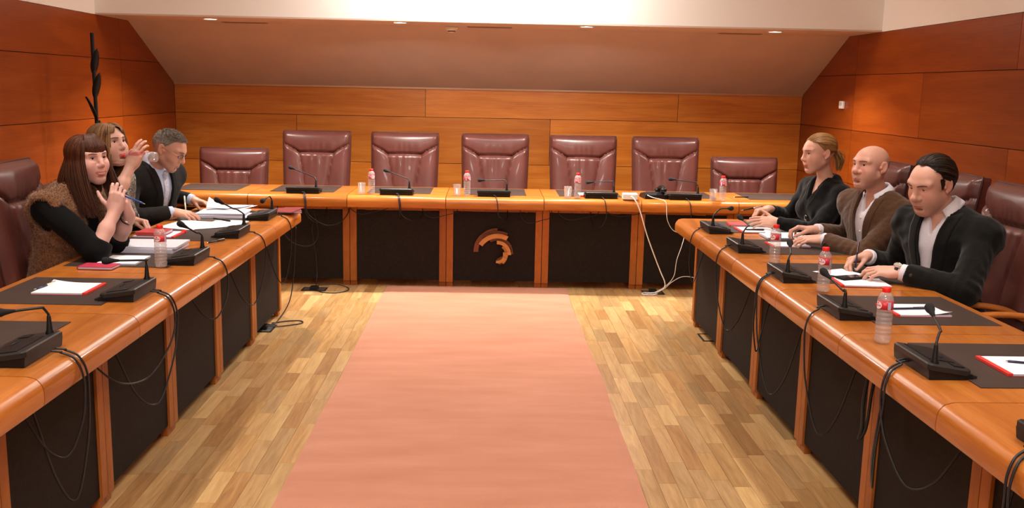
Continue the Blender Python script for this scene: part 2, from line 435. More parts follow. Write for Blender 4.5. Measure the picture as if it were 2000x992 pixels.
for k in range(7):
    x = BX0+MODW*(k-.5)
    lab = ['cherry wood desk unit at the left end of the back table, before the low chair', 'cherry wood desk unit of the back table with a microphone and no bottle',
           'cherry wood desk unit of the back table left of the wooden emblem', 'cherry wood desk unit carrying the curved wooden emblem on its front panel',
           'cherry wood desk unit of the back table right of the wooden emblem', 'cherry wood desk unit of the back table under the black telephone',
           'cherry wood desk unit at the right end of the back table, before the low chair'][k]
    module((x, 0, 0), 0, lab, 'desk units of the back table')
SEATL = ['before the man in a suit', 'before the woman drinking', 'before the woman in fur',
         'with a notepad and nobody seated', 'under the large near microphone', 'at the bottom left corner']
SEATR = ['before the blonde woman', 'before the bald man', 'before the man writing', 'beside the nearest bottle, no one seated',
         'notepad cut off by the picture edge', 'at the bottom right corner', 'mostly below the picture']
for k in range(6):
    module((XL, YA-MODW*(k+.5), 0), PI/2, 'cherry wood desk unit of the left table, '+SEATL[k], 'desk units of the left table')
for k in range(7):
    module((XR, YB-MODW*(k+.5), 0), -PI/2, 'cherry wood desk unit of the right table, '+SEATR[k], 'desk units of the right table')

# ------------------------------------------------------------------ wooden emblem on the middle panel
def emblem():
    cx, cz = .150, .285; y1 = REC+.006
    e = empty('wooden_emblem', 'curved emblem of stacked light and dark wood arcs on the dark panel', 'emblem', (cx, y1, cz))
    L = wood('emblem_light_wood', (.42, .17, .045), (.55, .25, .075), (.64, .31, .10), stretch=(6, 30, 30), rough=.45, coat=0)
    D = wood('emblem_dark_wood', (.09, .028, .012), (.15, .045, .018), (.22, .07, .025), stretch=(5, 40, 40), rough=.5, coat=0)
    # centre offset, r0, r1, angle from, to (deg, counterclockwise from +x), depth out, dark?
    arcs = [(0, .007, .152, .190, 181, 90, .020, D), (0, -.010, .166, .186, 128, 64, .030, D), (0, -.020, .140, .176, 148, 61, .048, L), (0, 0, .100, .127, 122, 26, .032, D),
            (.002, -.006, .112, .124, 40, -2, .024, D), (0, -.010, .083, .110, 93, -1, .054, L), (0, -.010, .062, .088, 56, -6, .034, L), (-.020, -.010, .066, .104, 12, -48, .044, L),
            (0, -.010, .072, .088, -6, -80, .030, D), (0, -.010, .052, .074, -20, -84, .052, L), (0, -.010, .036, .056, -30, -92, .036, D), (-.004, -.012, .050, .066, -58, -95, .060, L)]
    for ox, oz, r0, r1, a0, a1, d, m in arcs:
        n = 14; mb = MB(); P = []
        A = [math.radians(a0+(a1-a0)*i/n) for i in range(n+1)]
        P = [(ox+r1*math.cos(a), oz+r1*math.sin(a)) for a in A]+[(ox+r0*math.cos(a), oz+r0*math.sin(a)) for a in A[::-1]]
        mb.prism(P, -d, -.0005, 'y'); mb.build('wood_arc', m, e)
emblem()

# ------------------------------------------------------------------ leather chairs
def chair_parts(top):
    """sitter faces -Y; returns list of (name, mesh, material, label)"""
    parts = []; H = top-.47; NU, NV = 48, 64; lean = .15
    def halfw(v): return .297-.022*(v/.7)**1.5-.006*max(0, (.03-v)/.03)
    def vh(u):
        a = abs(u); return .186 if a < .5 else .186-.082*((a-.5)/.5)**.9
    def us(v): return .54-.21*max(0, min(1, (v-.17)/.34))**.7
    def surf(u, v):
        x = u*halfw(v)
        edge = min(1, (1-abs(u))*.295/.045); et = min(1, v/.045); eb = min(1, (H-v)/.05)
        rn = lambda t: math.sqrt(max(0, 1-(1-t)**2))
        h = .050*rn(edge)*rn(et)*rn(max(0, eb))
        d = 1e9
        # distance to the seams (metres, roughly)
        d1 = abs(v-vh(u))*.92
        d2 = abs(abs(u)-us(v))*.28 if v > .15 else 9
        if v < vh(u)-.004: d2 = 9
        em = rn(edge)**2; h -= em*(.020*math.exp(-(d1/.011)**2)+(.011*math.exp(-(d2/.007)**2)))
        if v < vh(u): h += .018*math.sin(PI*min(1, v/max(vh(u), .01)))*(1-u**2)
        else:
            if abs(u) < us(v):
                h += .010*(1-(u/us(v))**2); q = v-.186
                h += .0045*math.sin(u*26+.8*math.sin(u*9+1.3))*math.exp(-q/.11)*min(1, q/.02)*(1-(u/us(v))**2)
            else: h += .010*math.sin(PI*min(1, (1-abs(u))/(1-us(v))))*rn(edge)
        if v < .186: h += .0022*math.sin(u*31+2*math.sin(u*7))*math.exp(-((v-.15)/.05)**2)*(1-u*u)
        z = top-v; y = .275+(z-.47)*lean-h
        return (x, y, z)
    V = [surf(-1+2*i/NU, H*j/NV) for j in range(NV+1) for i in range(NU+1)]
    groups = {'head_cushion': MB(), 'lumbar_cushion': MB(), 'side_bolster': MB(), 'side_bolster.': MB()}
    fl = {k: [] for k in groups}
    for j in range(NV):
        for i in range(NU):
            u = -1+2*(i+.5)/NU; v = H*(j+.5)/NV
            k = 'head_cushion' if v < vh(u) else ('lumbar_cushion' if abs(u) < us(v) else ('side_bolster' if u < 0 else 'side_bolster.'))
            a = j*(NU+1)+i; fl[k].append((a, a+NU+1, a+NU+2, a+1))
    for k, fs in fl.items():
        ids = sorted({i for f in fs for i in f}); mp = {a: b for b, a in enumerate(ids)}
        mb = MB().add([V[i] for i in ids], [tuple(mp[i] for i in f) for f in fs]); me = mb.mesh(k.strip('.'))
        me.polygons.foreach_set('use_smooth', [True]*len(me.polygons))
        parts.append((k.strip('.'), me, M_LEATHER))
    # rear shell: rim plus bulged back
    mb = MB(); rim = [surf(-1, H*j/NV) for j in range(0, NV+1, 2)]
    ring = [surf(-1, H*j/NV) for j in range(NV, -1, -2)]+[surf(-1+2*i/NU, 0) for i in range(2, NU+1, 2)]+[surf(1, H*j/NV) for j in range(2, NV+1, 2)]
    n = len(ring); r2 = [(x*.985, y+.045, z-.004 if z > top-.02 else z) for x, y, z in ring]; r3 = [(x*.90, y+.062, z-.02 if z > top-.02 else z) for x, y, z in ring]
    vs = ring+r2+r3; fs = []
    for s in (0, n):
        fs += [(s+i, s+i+1, s+n+i+1, s+n+i) for i in range(n-1)]
    fs.append(tuple(range(2*n, 3*n))); fs.append((0, n, 2*n, 3*n-1, 2*n-1, n-1))
    mb.add(vs, fs); parts.append(('back_shell', mb.mesh('back_shell'), M_LEATHER))
    mb = MB().tube(ring, .0055, 6); me = mb.mesh('piping'); me.polygons.foreach_set('use_smooth', [True]*len(me.polygons)); parts.append(('piping', me, M_LEATHER_D))
    # seat
    mb = MB(); nn = 24; vs = []
    for j in range(nn+1):
        for i in range(nn+1):
            u, v = -1+2*i/nn, -1+2*j/nn
            h = (max(0, 1-u**6)*max(0, 1-v**6))**.4
            vs.append((u*.27, .02+v*.27, .40+.075*h+.008*math.cos(u*3)*h))
    fs = [(j*(nn+1)+i, j*(nn+1)+i+1, (j+1)*(nn+1)+i+1, (j+1)*(nn+1)+i) for j in range(nn) for i in range(nn)]
    mb.add(vs, fs); mb.box((-.262, -.242, .35), (.262, .282, .402), .02)
    me = mb.mesh('seat'); me.polygons.foreach_set('use_smooth', [True]*len(me.polygons)); parts.append(('seat', me, M_LEATHER))
    # wooden arms: flat bent bands from the back to the seat front
    for s in (-1, 1):
        x = s*.305
        path = spline([(x, .27, .60), (x, .18, .645), (x, .05, .665), (x, -.08, .662), (x, -.17, .635), (x, -.205, .575), (x, -.19, .49), (x, -.13, .42), (s*.27, -.05, .375)], 5)
        mb = MB().tube(path, .026, 8, flat=(1.0, .55)); me = mb.mesh('armrest'); me.polygons.foreach_set('use_smooth', [True]*len(me.polygons))
        parts.append(('armrest', me, M_ARM))
    parts.append(('gas_column', MB().lathe([(.05, .35), (.05, .31), (.028, .30), (.028, .2), (.034, .2), (.034, .09)], n=14).mesh('gas_column'), M_BLACK))
    for k in range(5):
        a = 2*PI*k/5+.3; c, s = math.cos(a), math.sin(a)
        parts.append(('base_leg', MB().tube([(c*.03, s*.03, .105), (c*.18, s*.18, .09), (c*.29, s*.29, .065)], [.028, .022, .016], 8).mesh('base_leg'), M_BLACK))
        Mx = Matrix.Translation((c*.285, s*.285, .028)) @ Matrix.Rotation(a+1, 4, 'Z') @ Matrix.Rotation(PI/2, 4, 'X')
        parts.append(('caster', MB().lathe([(.0005, -.02), (.024, -.02), (.028, -.012), (.028, .012), (.024, .02), (.0005, .02)], n=14, M=Mx).mesh('caster'), M_BLACK))
    return parts
TALL = chair_parts(1.172); LOW = chair_parts(1.008)
def chair(parts, loc, rz, label, group):
    e = empty('leather_chair', label, 'chair', loc, rz, group)
    for n, me, m in parts:
        if not me.materials: me.materials.append(m)
        o = bpy.data.objects.new(n, me); COL.objects.link(o); o.parent = e
    return e
G = 'leather chairs at the back table'
bl = ['first tall burgundy leather chair from the left behind the back table', 'second tall burgundy leather chair from the left behind the back table', 'middle tall burgundy leather chair, behind the emblem desk',
      'fourth tall burgundy leather chair from the left, right of the middle one', 'rightmost tall burgundy leather chair, behind the black telephone']
for (x, y, rz), lb in zip(((-1.445, .80, .01), (-.672, .80, .0), (.128, .80, 0), (.908, .80, -.01), (1.640, .82, -.03)), bl): chair(TALL, (x, y, 0), rz, lb, G)
chair(LOW, (-2.165, .80, 0), .03, 'low-backed burgundy leather chair at the left end of the back table', G)
chair(LOW, (2.352, .80, 0), -.02, 'low-backed burgundy leather chair at the right end of the back table', G)
G = 'leather chairs along the side tables'
for y, x, lb in ((-1.24, -1.98, 'burgundy leather chair under the grey-haired man in a suit'), (-1.96, -1.98, 'burgundy leather chair under the woman drinking from a bottle'),
              (-2.42, -2.17, 'burgundy leather chair under the woman in the fur vest')):
    if y > -2.3: chair(LOW, (x, y, 0), PI/2, lb, G)
    else: chair(TALL, (-1.925, -2.60, 0), PI/2+.06, lb, G)
for y, x, rz, lb in ((-1.40, 2.22, 0, 'burgundy leather chair under the blonde woman in black'), (-2.19, 2.25, 0, 'burgundy leather chair under the bald man'),
                 (-2.94, 2.22, -.03, 'burgundy leather chair under the dark-haired man writing'), (-3.74, 2.27, 0, 'empty burgundy leather chair at the right edge of the picture')):
    chair(TALL, (x, y, 0), -PI/2+rz, lb, G)

# ------------------------------------------------------------------ microphone consoles
def mic_parts():
    P = []
    W = .132; y0, y1 = 0.0, .150
    # base block
    poly = [(y0+.006, 0), (y0+.002, .030), (y1-.012, .016), (y1-.008, 0)]
    P.append(('base', MB().prism(poly, -W+.006, W-.006).mesh('base'), M_BLACK))
    P.append(('front_lip', MB().prism([(y1-.02, .003), (y1-.02, .015), (y1+.006, .009), (y1+.006, .003)], -W+.012, W-.012).mesh('front_lip'), M_BLACK2))
    # sloping top plate, its edge chamfered
    def topz(y): return .050-.155*(y-y0)
    mb = MB(); pl = [(-W, y0+.010), (-W+.012, y0), (W-.012, y0), (W, y0+.010), (W, y1-.03), (W-.02, y1-.012), (-W+.02, y1-.012), (-W, y1-.03)]
    n = len(pl); ins = [(x*.965, y0+.072+(y-y0-.072)*.94) for x, y in pl]
    vs = [(x, y, topz(y)-.019) for x, y in pl]+[(x, y, topz(y)-.004) for x, y in pl]+[(x, y, topz(y)) for x, y in ins]
    fs = [tuple(range(n-1, -1, -1)), tuple(range(2*n, 3*n))]+[(i, (i+1) % n, n+(i+1) % n, n+i) for i in range(n)]+[(n+i, n+(i+1) % n, 2*n+(i+1) % n, 2*n+i) for i in range(n)]
    mb.add(vs, fs); P.append(('top_plate', mb.mesh('top_plate'), M_BLACK2))
    def slab(name, x0, x1, ya, yb, h, m):
        vs = [(x, y, topz(y)+dz) for dz in (-.003, h) for x, y in ((x0, ya), (x1, ya), (x1, yb), (x0, yb))]
        P.append((name, MB().add(vs, [(3, 2, 1, 0), (4, 5, 6, 7), (0, 1, 5, 4), (1, 2, 6, 5), (2, 3, 7, 6), (3, 0, 4, 7)]).mesh(name), m))
    slab('speaker_panel', -.115, .062, .030, .112, .0025, M_BLACK)
    slab('button', .075, .112, .085, .118, .003, M_BLACK)
    slab('button', -.03, .02, .086, .094, .0045, M_FOAM)
    # neck socket
    P.append(('neck_socket', MB().lathe([(.013, -.004), (.013, .003), (.0095, .012), (.006, .055), (.0042, .060)], c=(.100, .030, .045), n=14).mesh('neck_socket'), M_BLACK))
    return P
MIC = mic_parts()
for n, me, m in MIC:
    me.materials.append(m)
    if n == 'neck_socket': me.polygons.foreach_set('use_smooth', [True]*len(me.polygons))
MINS = .065
def mic(c, rz, mid, head, label, group, cables):
    """c: console centre on the nose side; mid/head: world points of the gooseneck"""
    e = empty('conference_microphone', label, 'microphone', (c[0], c[1], TH), rz, group)
    for n, me, m in MIC:
        o = bpy.data.objects.new(n, me); COL.objects.link(o); o.parent = e
    Mx = Matrix.Translation((c[0], c[1], TH)) @ Matrix.Rotation(rz, 4, 'Z')
    b = Mx @ Vector((.100, .030, .085)); b2 = Mx @ Vector((.100, .030, .105)); mid = Vector(mid); head = Vector(head)
    dirh = (head-mid).normalized()
    path = spline([b, b2, b2*.35+mid*.65+Vector((0, 0, .006)), mid, mid+(head-mid)*.5, head], 7)
    MB().tube(path, .0042, 8).build('gooseneck', M_RUBBER, e, world=True, smooth=True)
    q = dirh.to_track_quat('Z', 'Y').to_matrix().to_4x4()
    prof = [(.0045, -.035), (.007, -.02), (.0105, -.004), (.0135, .004), (.0150, .014), (.0140, .024), (.010, .030), (.0005, .032)]
    MB().lathe(prof, c=head, n=16, M=q.to_3x3().to_4x4()).build('foam_head', M_FOAM, e, world=True, smooth=True)
    for cb in cables:
        MB().tube(spline(cb, 7), .0036, 6).build('cable', M_RUBBER, e, world=True, smooth=True)
def nose_cable(c, rz, dx, drop, back, seed, end=None):
    """cable leaves the console, runs over the rounded nose and hangs in a loop in front of the panel"""
    Mx = Matrix.Translation((c[0], c[1], 0)) @ Matrix.Rotation(rz, 4, 'Z'); r = random.Random(seed); o = -MINS
    pts = [(dx, .004, TH+.016), (dx+.005, -.025, TH+.012), (dx+.012, o+.045, TH+.008), (dx+.022, o+.010, TH-.012), (dx+.03, o-.010, TH-.06), (dx+.035, o-.012, TH-.13),
           (dx+.04+back*.15, o-.006, TH-.13-drop*.45), (dx+.05+back*.45, o+.03, TH-.12-drop), (dx+.05+back*.8, o+.07, TH-.14-drop*.7), (dx+.05+back, o+.12, TH-.16), (dx+.05+back*1.02, o+REC-.0, TH-.12)]
    return [Mx @ Vector(p) for p in pts]
GL, GR, GB = 'microphones on the left table', 'microphones on the right table', 'microphones on the back table'
R2 = PI/2
Lm = [(-1.239, (-1.332, -1.259, .866), (-1.351, -1.319, .850), 'black gooseneck microphone at the far end of the left table beside the maroon book', .30, -.16),
      (-1.951, (-1.373, -1.971, .879), (-1.432, -2.031, .926), 'black gooseneck microphone on the left table before the loose white sheets', .26, -.30),
      (-2.751, (-1.335, -2.771, .861), (-1.383, -2.831, .906), 'black gooseneck microphone on the left table right of the water bottle', .16, -.18),
      (-3.515, (-1.312, -3.535, .866), (-1.432, -3.595, .873), 'black gooseneck microphone on the left table beside the unattended notepad', .30, -.34),
      (-4.390, (-1.331, -4.410, .873), (-1.420, -4.470, .871), 'large black gooseneck microphone nearest the camera at the left edge', .36, -.12)]
for i, (by, mid, hd, lb, drop, back) in enumerate(Lm):
    c = (XL-MINS-.02, by-.10)
    cb = [nose_cable((XL-MINS, by-.10), R2, .03, drop, back, i)]
    if i in (3, 4): cb.append(nose_cable((XL-MINS, by-.10), R2, .0, drop*.55, back*1.6+.05, i+9))
    mic(c, R2, mid, hd, lb, GL, cb)
Rm = [(-1.685, (1.475, -1.665, .886), (1.557, -1.565, .878), 'black gooseneck microphone at the far end of the right table before the blonde woman', .22, -.2),
      (-2.363, (1.463, -2.343, .883), (1.444, -2.243, .908), 'black gooseneck microphone on the right table left of the farthest water bottle', .30, .24),
      (-3.150, (1.443, -3.130, .867), (1.463, -3.047, .897), 'black gooseneck microphone on the right table between the two nearer seated men', .26, -.22),
      (-3.850, (1.422, -3.84, .846), (1.387, -3.74, .891), 'black gooseneck microphone on the right table in front of the dark-haired man', .34, .20),
      (-4.595, (1.446, -4.575, .881), (1.459, -4.475, .919), 'large black gooseneck microphone on the right table beside the nearest bottle', .22, .26),
      (-5.33, (1.45, -5.31, .88), (1.47, -5.2, .92), 'black gooseneck microphone with only its cable showing at the bottom right', .30, -.2)]
for i, (by, mid, hd, lb, drop, back) in enumerate(Rm):
    c = (XR+MINS, by+.10)
    cb = [nose_cable(c, -R2, -.04, drop, back, i+30)]
    if i in (2, 4, 5): cb.append(nose_cable(c, -R2, -.02, drop*1.5, back*-1.2, i+50))
    mic(c, -R2, mid, hd, lb, GR, cb)
Bm = [(-1.373, (-1.296, .11, .868), (-1.479, .2, .925), 'first black gooseneck microphone from the left on the back table', .10, .12),
      (-.647, (-.560, .11, .865), (-.731, .2, .915), 'second black gooseneck microphone from the left on the back table', .06, -.02),
      (.115, (.195, .11, .867), (.014, .2, .855), 'middle black gooseneck microphone on the back table above the emblem', .05, .06),
      (.958, (1.045, .11, .874), (.877, .2, .854), 'black gooseneck microphone on the back table left of the white box', .10, -.12),
      (1.622, (1.701, .11, .878), (1.535, .2, .890), 'rightmost black gooseneck microphone on the back table beside the telephone', .12, .02)]
for i, (bx, mid, hd, lb, drop, back) in enumerate(Bm):
    c = (bx, MINS)
    cb = [nose_cable(c, 0, 0, drop, back, i+70)]
    if i in (0, 1): cb.append(nose_cable(c, 0, .01, drop*1.2, back+.16, i+90))
    mic(c, 0, mid, hd, lb, GB, cb)

# ------------------------------------------------------------------ water bottles
def glassmat(name, col, rough=.02, ior=1.3, milk=.05):
    if name in MATS: return MATS[name]
    m = bpy.data.materials.new(name); nt, b = nodes_of(m); N = nt.nodes.new; L = nt.links.new
    b.inputs['Base Color'].default_value = (*col, 1); b.inputs['Roughness'].default_value = rough; b.inputs['IOR'].default_value = ior; b.inputs['Transmission Weight'].default_value = 1
    tr = N('ShaderNodeBsdfTransparent'); tr.inputs[0].default_value = (*[.96*c for c in col], 1); mx = N('ShaderNodeMixShader')
    lw = N('ShaderNodeLayerWeight'); lw.inputs['Blend'].default_value = .5; pw = N('ShaderNodeMath'); pw.operation = 'POWER'; pw.inputs[1].default_value = 3.5; L(lw.outputs['Facing'], pw.inputs[0]); fr = N('ShaderNodeMath'); fr.operation = 'MULTIPLY_ADD'; fr.inputs[1].default_value = .6; fr.inputs[2].default_value = .06; L(pw.outputs[0], fr.inputs[0])
    gl = N('ShaderNodeBsdfGlossy'); gl.inputs['Roughness'].default_value = .04; 
    df = N('ShaderNodeBsdfDiffuse'); df.inputs[0].default_value = (.8, .78, .78, 1); m2 = N('ShaderNodeMixShader'); m2.inputs[0].default_value = milk
    L(tr.outputs[0], m2.inputs[1]); L(df.outputs[0], m2.inputs[2])
    L(fr.outputs[0], mx.inputs[0]); L(m2.outputs[0], mx.inputs[1]); L(gl.outputs[0], mx.inputs[2])
    L(mx.outputs[0], nt.nodes['Material Output'].inputs['Surface'])
    MATS[name] = m; return m
M_PET = glassmat('clear_bottle_plastic', (.97, .96, .96), milk=.24)
M_GLASS = glassmat('clear_drinking_glass', (.97, .97, .97), milk=.12)
M_WATER = glassmat('water', (.985, .985, .99))
M_CAP = plain('red_bottle_cap', (.85, .02, .015), .35)
def labelmat():
    m = bpy.data.materials.new('bottle_label'); nt, b = nodes_of(m); N = nt.nodes.new; L = nt.links.new
    b.inputs['Roughness'].default_value = .35
    MATS['bottle_label'] = m; b.inputs['Base Color'].default_value = (.62, .03, .045, 1); return m
M_LABEL = labelmat(); M_LWHITE = plain('label_white', (.85, .80, .82), .4); M_LPRINT = plain('label_red_print', (.55, .04, .08), .4); M_LBLUE = plain('label_barcode', (.45, .48, .66), .4)
def bottle_meshes():
    P = []
    prof = [(.0005, .003), (.018, .001), (.0245, .004), (.0265, .012)]
    z = .020
    for k in range(6):
        prof += [(.0272, z), (.0272, z+.007), (.0252, z+.0105), (.0252, z+.0125)]; z += .0155
    prof += [(.0272, .116), (.0272, .118), (.0262, .120), (.0262, .149), (.0272, .151), (.0265, .156), (.0225, .168), (.0150, .178), (.0120, .181), (.0120, .184)]
    P.append(('bottle_body', MB().lathe(prof, n=28).mesh('bottle_body'), M_PET))
    cap = [(.0145, .179), (.0147, .181), (.0147, .193), (.0135, .1955), (.0005, .1957)]
    mb = MB().lathe(cap, n=30); P.append(('cap', mb.mesh('cap'), M_CAP))
    P.append(('label_band', MB().lathe([(.0266, .1205), (.0268, .1205), (.0268, .1485), (.0266, .1485)], n=32).mesh('label_band'), M_LABEL))
    # printed oval, barcode and crest curved onto the band
    def patch(name, a0, a1, z0, z1, m, oval=False, r=.0271, lab=None):
        mb = MB(); n = 16
        if oval:
            vs = []
            for i in range(n+1):
                t = -1+2*i/n; a = (a0+a1)/2+(a1-a0)/2*t; hz = (z1-z0)/2*math.sqrt(max(0.001, 1-t*t)); vs += [(r*math.cos(a), r*math.sin(a), (z0+z1)/2-hz), (r*math.cos(a), r*math.sin(a), (z0+z1)/2+hz)]
            fs = [(2*i, 2*i+2, 2*i+3, 2*i+1) for i in range(n)]
        else:
            vs = []; 
            for i in range(n+1):
                a = a0+(a1-a0)*i/n; vs += [(r*math.cos(a), r*math.sin(a), z0), (r*math.cos(a), r*math.sin(a), z1)]
            fs = [(2*i, 2*i+2, 2*i+3, 2*i+1) for i in range(n)]
        mb.add(vs, fs); P.append((name, mb.mesh(name), m))
    for b in (0, PI):
        patch('label_oval', b-.62, b+.62, .1215, .1475, M_LWHITE, True)
        for i, (w_, h_) in enumerate(((.05, .006), (.045, .006), (.055, .006), (.04, .006), (.05, .006), (.055, .006))):
            a = b-.42+i*.165; patch('label_letter', a-w_, a+w_, .1305, .1305+h_, M_LPRINT, r=.0273)
        patch('label_crest', b-.12, b+.12, .1395, .1455, M_LPRINT, True, r=.0273)
    patch('label_barcode', PI/2-.22, PI/2+.22, .1215, .1475, M_LBLUE)
    patch('label_mark', PI/2+.55, PI/2+.8, .130, .143, M_LWHITE, True)
    patch('label_mark', -PI/2-.25, -PI/2+.25, .1335, .1445, M_LWHITE)
    return P
BOT = bottle_meshes()
for n, me, m in BOT:
    me.materials.append(m); me.polygons.foreach_set('use_smooth', [True]*len(me.polygons))
def bottle(loc, rz, label, group=None, M=None, cap=True):
    e = empty('water_bottle', label, 'bottle', loc, rz, group)
    if M is not None: e.matrix_basis = M
    for n, me, m in BOT:
        if n == 'cap' and not cap: continue
        o = bpy.data.objects.new(n, me); COL.objects.link(o); o.parent = e
    return e
GBo = 'water bottles'
ZT = TH+.0005
bottle((-.846, .128, ZT), 2.2, 'clear water bottle with red cap, first from the left on the back table', GBo)
bottle((-.097, .116, ZT), 2.9, 'clear water bottle with red cap on the back table left of the middle microphone', GBo)
bottle((.771, .085, ZT), 2.0, 'clear water bottle with red cap on the back table right of the emblem', GBo)
bottle((1.910, .060, ZT), 2.4, 'clear water bottle with red cap at the right end of the back table', GBo)
bottle((-1.424, -3.032, ZT), -1.85, 'clear water bottle with red cap on the left table before the paper stack', GBo)
bottle((1.507, -2.680, ZT), -2.5, 'clear water bottle with red cap farthest along the right table', GBo)
bottle((1.518, -3.360, ZT), -2.5, 'clear water bottle with red cap in front of the writing man', GBo)
bottle((1.432, -4.200, ZT), -PI+.15, 'largest clear water bottle with red cap, nearest on the right table', GBo)
# drinking glasses
gp = [(.0005, .0), (.026, .0), (.0275, .004), (.031, .088), (.0318, .090), (.0302, .089), (.0262, .012), (.0005, .010)]
gm = MB().lathe(gp, n=28).mesh('tumbler_body'); gm.polygons.foreach_set('use_smooth', [True]*len(gm.polygons)); gm.materials.append(M_GLASS)
gb = MB().lathe([(.0005, .0015), (.0255, .0015), (.026, .008), (.0005, .0095)], n=24).mesh('tumbler_base'); gb.materials.append(M_WATER)
for x, y, lb in ((-.916, .085, 'empty glass tumbler beside the first bottle from the left on the back table'), (-.174, .090, 'empty glass tumbler beside the middle bottle on the back table'),
              (.694, .075, 'empty glass tumbler on the back table right of the emblem'), (1.839, .070, 'empty glass tumbler at the right end of the back table')):
    e = empty('glass_tumbler', lb, 'glass', (x, y, ZT), 0, 'glass tumblers on the back table')
    for n, me in (('tumbler_body', gm), ('tumbler_base', gb)):
        o = bpy.data.objects.new(n, me); COL.objects.link(o); o.parent = e
M_REDCAP = M_CAP
prop(MB().lathe([(.0147, .0), (.0147, .011), (.0135, .0135), (.0005, .0137)], c=(0, 0, 0), n=26).build('bottle_cap', M_CAP), 'loose red bottle cap on the dark pad of the left table', 'bottle cap')
bpy.data.objects['bottle_cap'].location = (-1.640, -2.010, TH+.0015)

# ------------------------------------------------------------------ notepads, papers, books
def local(name, label, cat, x, y, z, rz, group=None): return empty(name, label, cat, (x, y, z), rz, group)
def notepad(x, y, rz, w_, d_, label, strip=True, t=.008, curl=0.0, z=TH+.0015):
    """w_ along local x, d_ along local y; red binding strip at +x end"""
    e = local('notepad', label, 'notepad', x, y, z, rz, 'white notepads with a red binding')
    MB().box((-w_/2, -d_/2, 0), (w_/2, d_/2, .0015)).build('backing_board', M_RED if strip else M_PAPER_E, e)
    MB().box((-w_/2+.001, -d_/2+.001, .0016), (w_/2-.016 if strip else w_/2, d_/2-.001, t-.001)).build('page_block', M_PAPER_E, e)
    n = 10; mb = MB(); x1 = w_/2-(.015 if strip else 0); vs = []
    for j in range(n+1):
        for i in range(n+1):
            u, v = i/n, j/n; vs.append((-w_/2+(x1+w_/2)*u, -d_/2+d_*v, t-.0007+curl*max(0, (v-.5)*2)**2*max(0, 1-u*1.6)**2))
    k = len(vs); vs += [(a, b, c-.0005) for a, b, c in vs]
    fs = [(j*(n+1)+i, j*(n+1)+i+1, (j+1)*(n+1)+i+1, (j+1)*(n+1)+i) for j in range(n) for i in range(n)]
    fs += [tuple(k+q for q in f[::-1]) for f in fs]; mb.add(vs, fs); mb.build('top_sheet', M_PAPER, e)
    if strip: MB().box((x1, -d_/2-.0005, -.0003), (w_/2+.001, d_/2+.0005, t+.0012), .0012).build('binding_strip', M_RED, e)
    return e
def pen(p0, p1, label, mat=M_INK, r=.0045, clip=True, grip=None):
    p0, p1 = Vector(p0), Vector(p1); c = (p0+p1)/2
    e = empty('ballpoint_pen', label, 'pen', c); L = (p1-p0).length; d = (p1-p0).normalized(); P = lambda t: p0+d*L*t
    MB().tube([P(.10), P(.12), P(.55)], [r*.75, r, r], 10).build('lower_barrel', mat, e, world=True, smooth=True)
    MB().tube([P(.55), P(.56), P(.96), P(.965)], [r, r*1.08, r*1.08, r*.6], 10).build('upper_barrel', grip or mat, e, world=True, smooth=True)
    MB().tube([P(0), P(.03), P(.11)], [.0006, .0016, r*.75], 10).build('tip', M_CHROME, e, world=True, smooth=True)
    MB().tube([P(.96), P(1)], r*.5, 8).build('push_button', M_CHROME, e, world=True, smooth=True)
    if clip:
        up = Vector((0, 0, 1)); s = up-d*up.dot(d)
        if s.length < .1: s = Vector((1, 0, 0))
        s.normalize(); o = s*(r*1.45)
        MB().tube([P(.95)+o, P(.80)+o*1.05, P(.62)+o*.9], .0014, 6, flat=(1.6, .6)).build('clip', M_CHROME, e, world=True)
    return e
def stack(name, label, cat, x, y, rz, w_, d_, n, t, mats, group=None, jit=.006, seed=1, z=TH+.0015, curls=None):
    """pile of sheet blocks, each slightly turned"""
    e = local(name, label, cat, x, y, z, rz, group); r = random.Random(seed); zz = 0
    for i in range(n):
        h = t/n; a = r.uniform(-.03, .03); M = Matrix.Translation((r.uniform(-jit, jit), r.uniform(-jit, jit), 0)) @ Matrix.Rotation(a, 4, 'Z')
        MB().mat(0).box((-w_/2, -d_/2, zz), (w_/2, d_/2, zz+h-.0008), M=M).mat(1).box((-w_/2, -d_/2, zz+h-.0008), (w_/2, d_/2, zz+h-.0002), M=M).build('sheet_block', mats, e)
        zz += h
    return e
def sheet(parent, pts, z, name='sheet', bend=.004, seed=0, mat=M_PAPER):
    """single curled sheet from four corner points"""
    r = random.Random(seed); n = 8; a, b, c, d = [Vector((*p, 0)) for p in pts]; vs = []; ph = r.random()*6
    for j in range(n+1):
        for i in range(n+1):
            u, v = i/n, j/n; p = a*(1-u)*(1-v)+b*u*(1-v)+c*u*v+d*(1-u)*v
            p.z = z+bend*(.5+.5*math.sin(u*4+v*2+ph))*(u*u+v*v)*.5; vs.append(p)
    k = len(vs); vs += [p-Vector((0, 0, .0004)) for p in vs]
    fs = [(j*(n+1)+i, j*(n+1)+i+1, (j+1)*(n+1)+i+1, (j+1)*(n+1)+i) for j in range(n) for i in range(n)]; fs += [tuple(k+q for q in f[::-1]) for f in fs]
    return MB().add(vs, fs).build(name, mat, parent, world=parent is not None, smooth=True)
PE = [M_PAPER_E, M_PAPER]
M_GREYP = plain('printed_page', (.62, .62, .68), .8, var=.08, varscale=120)
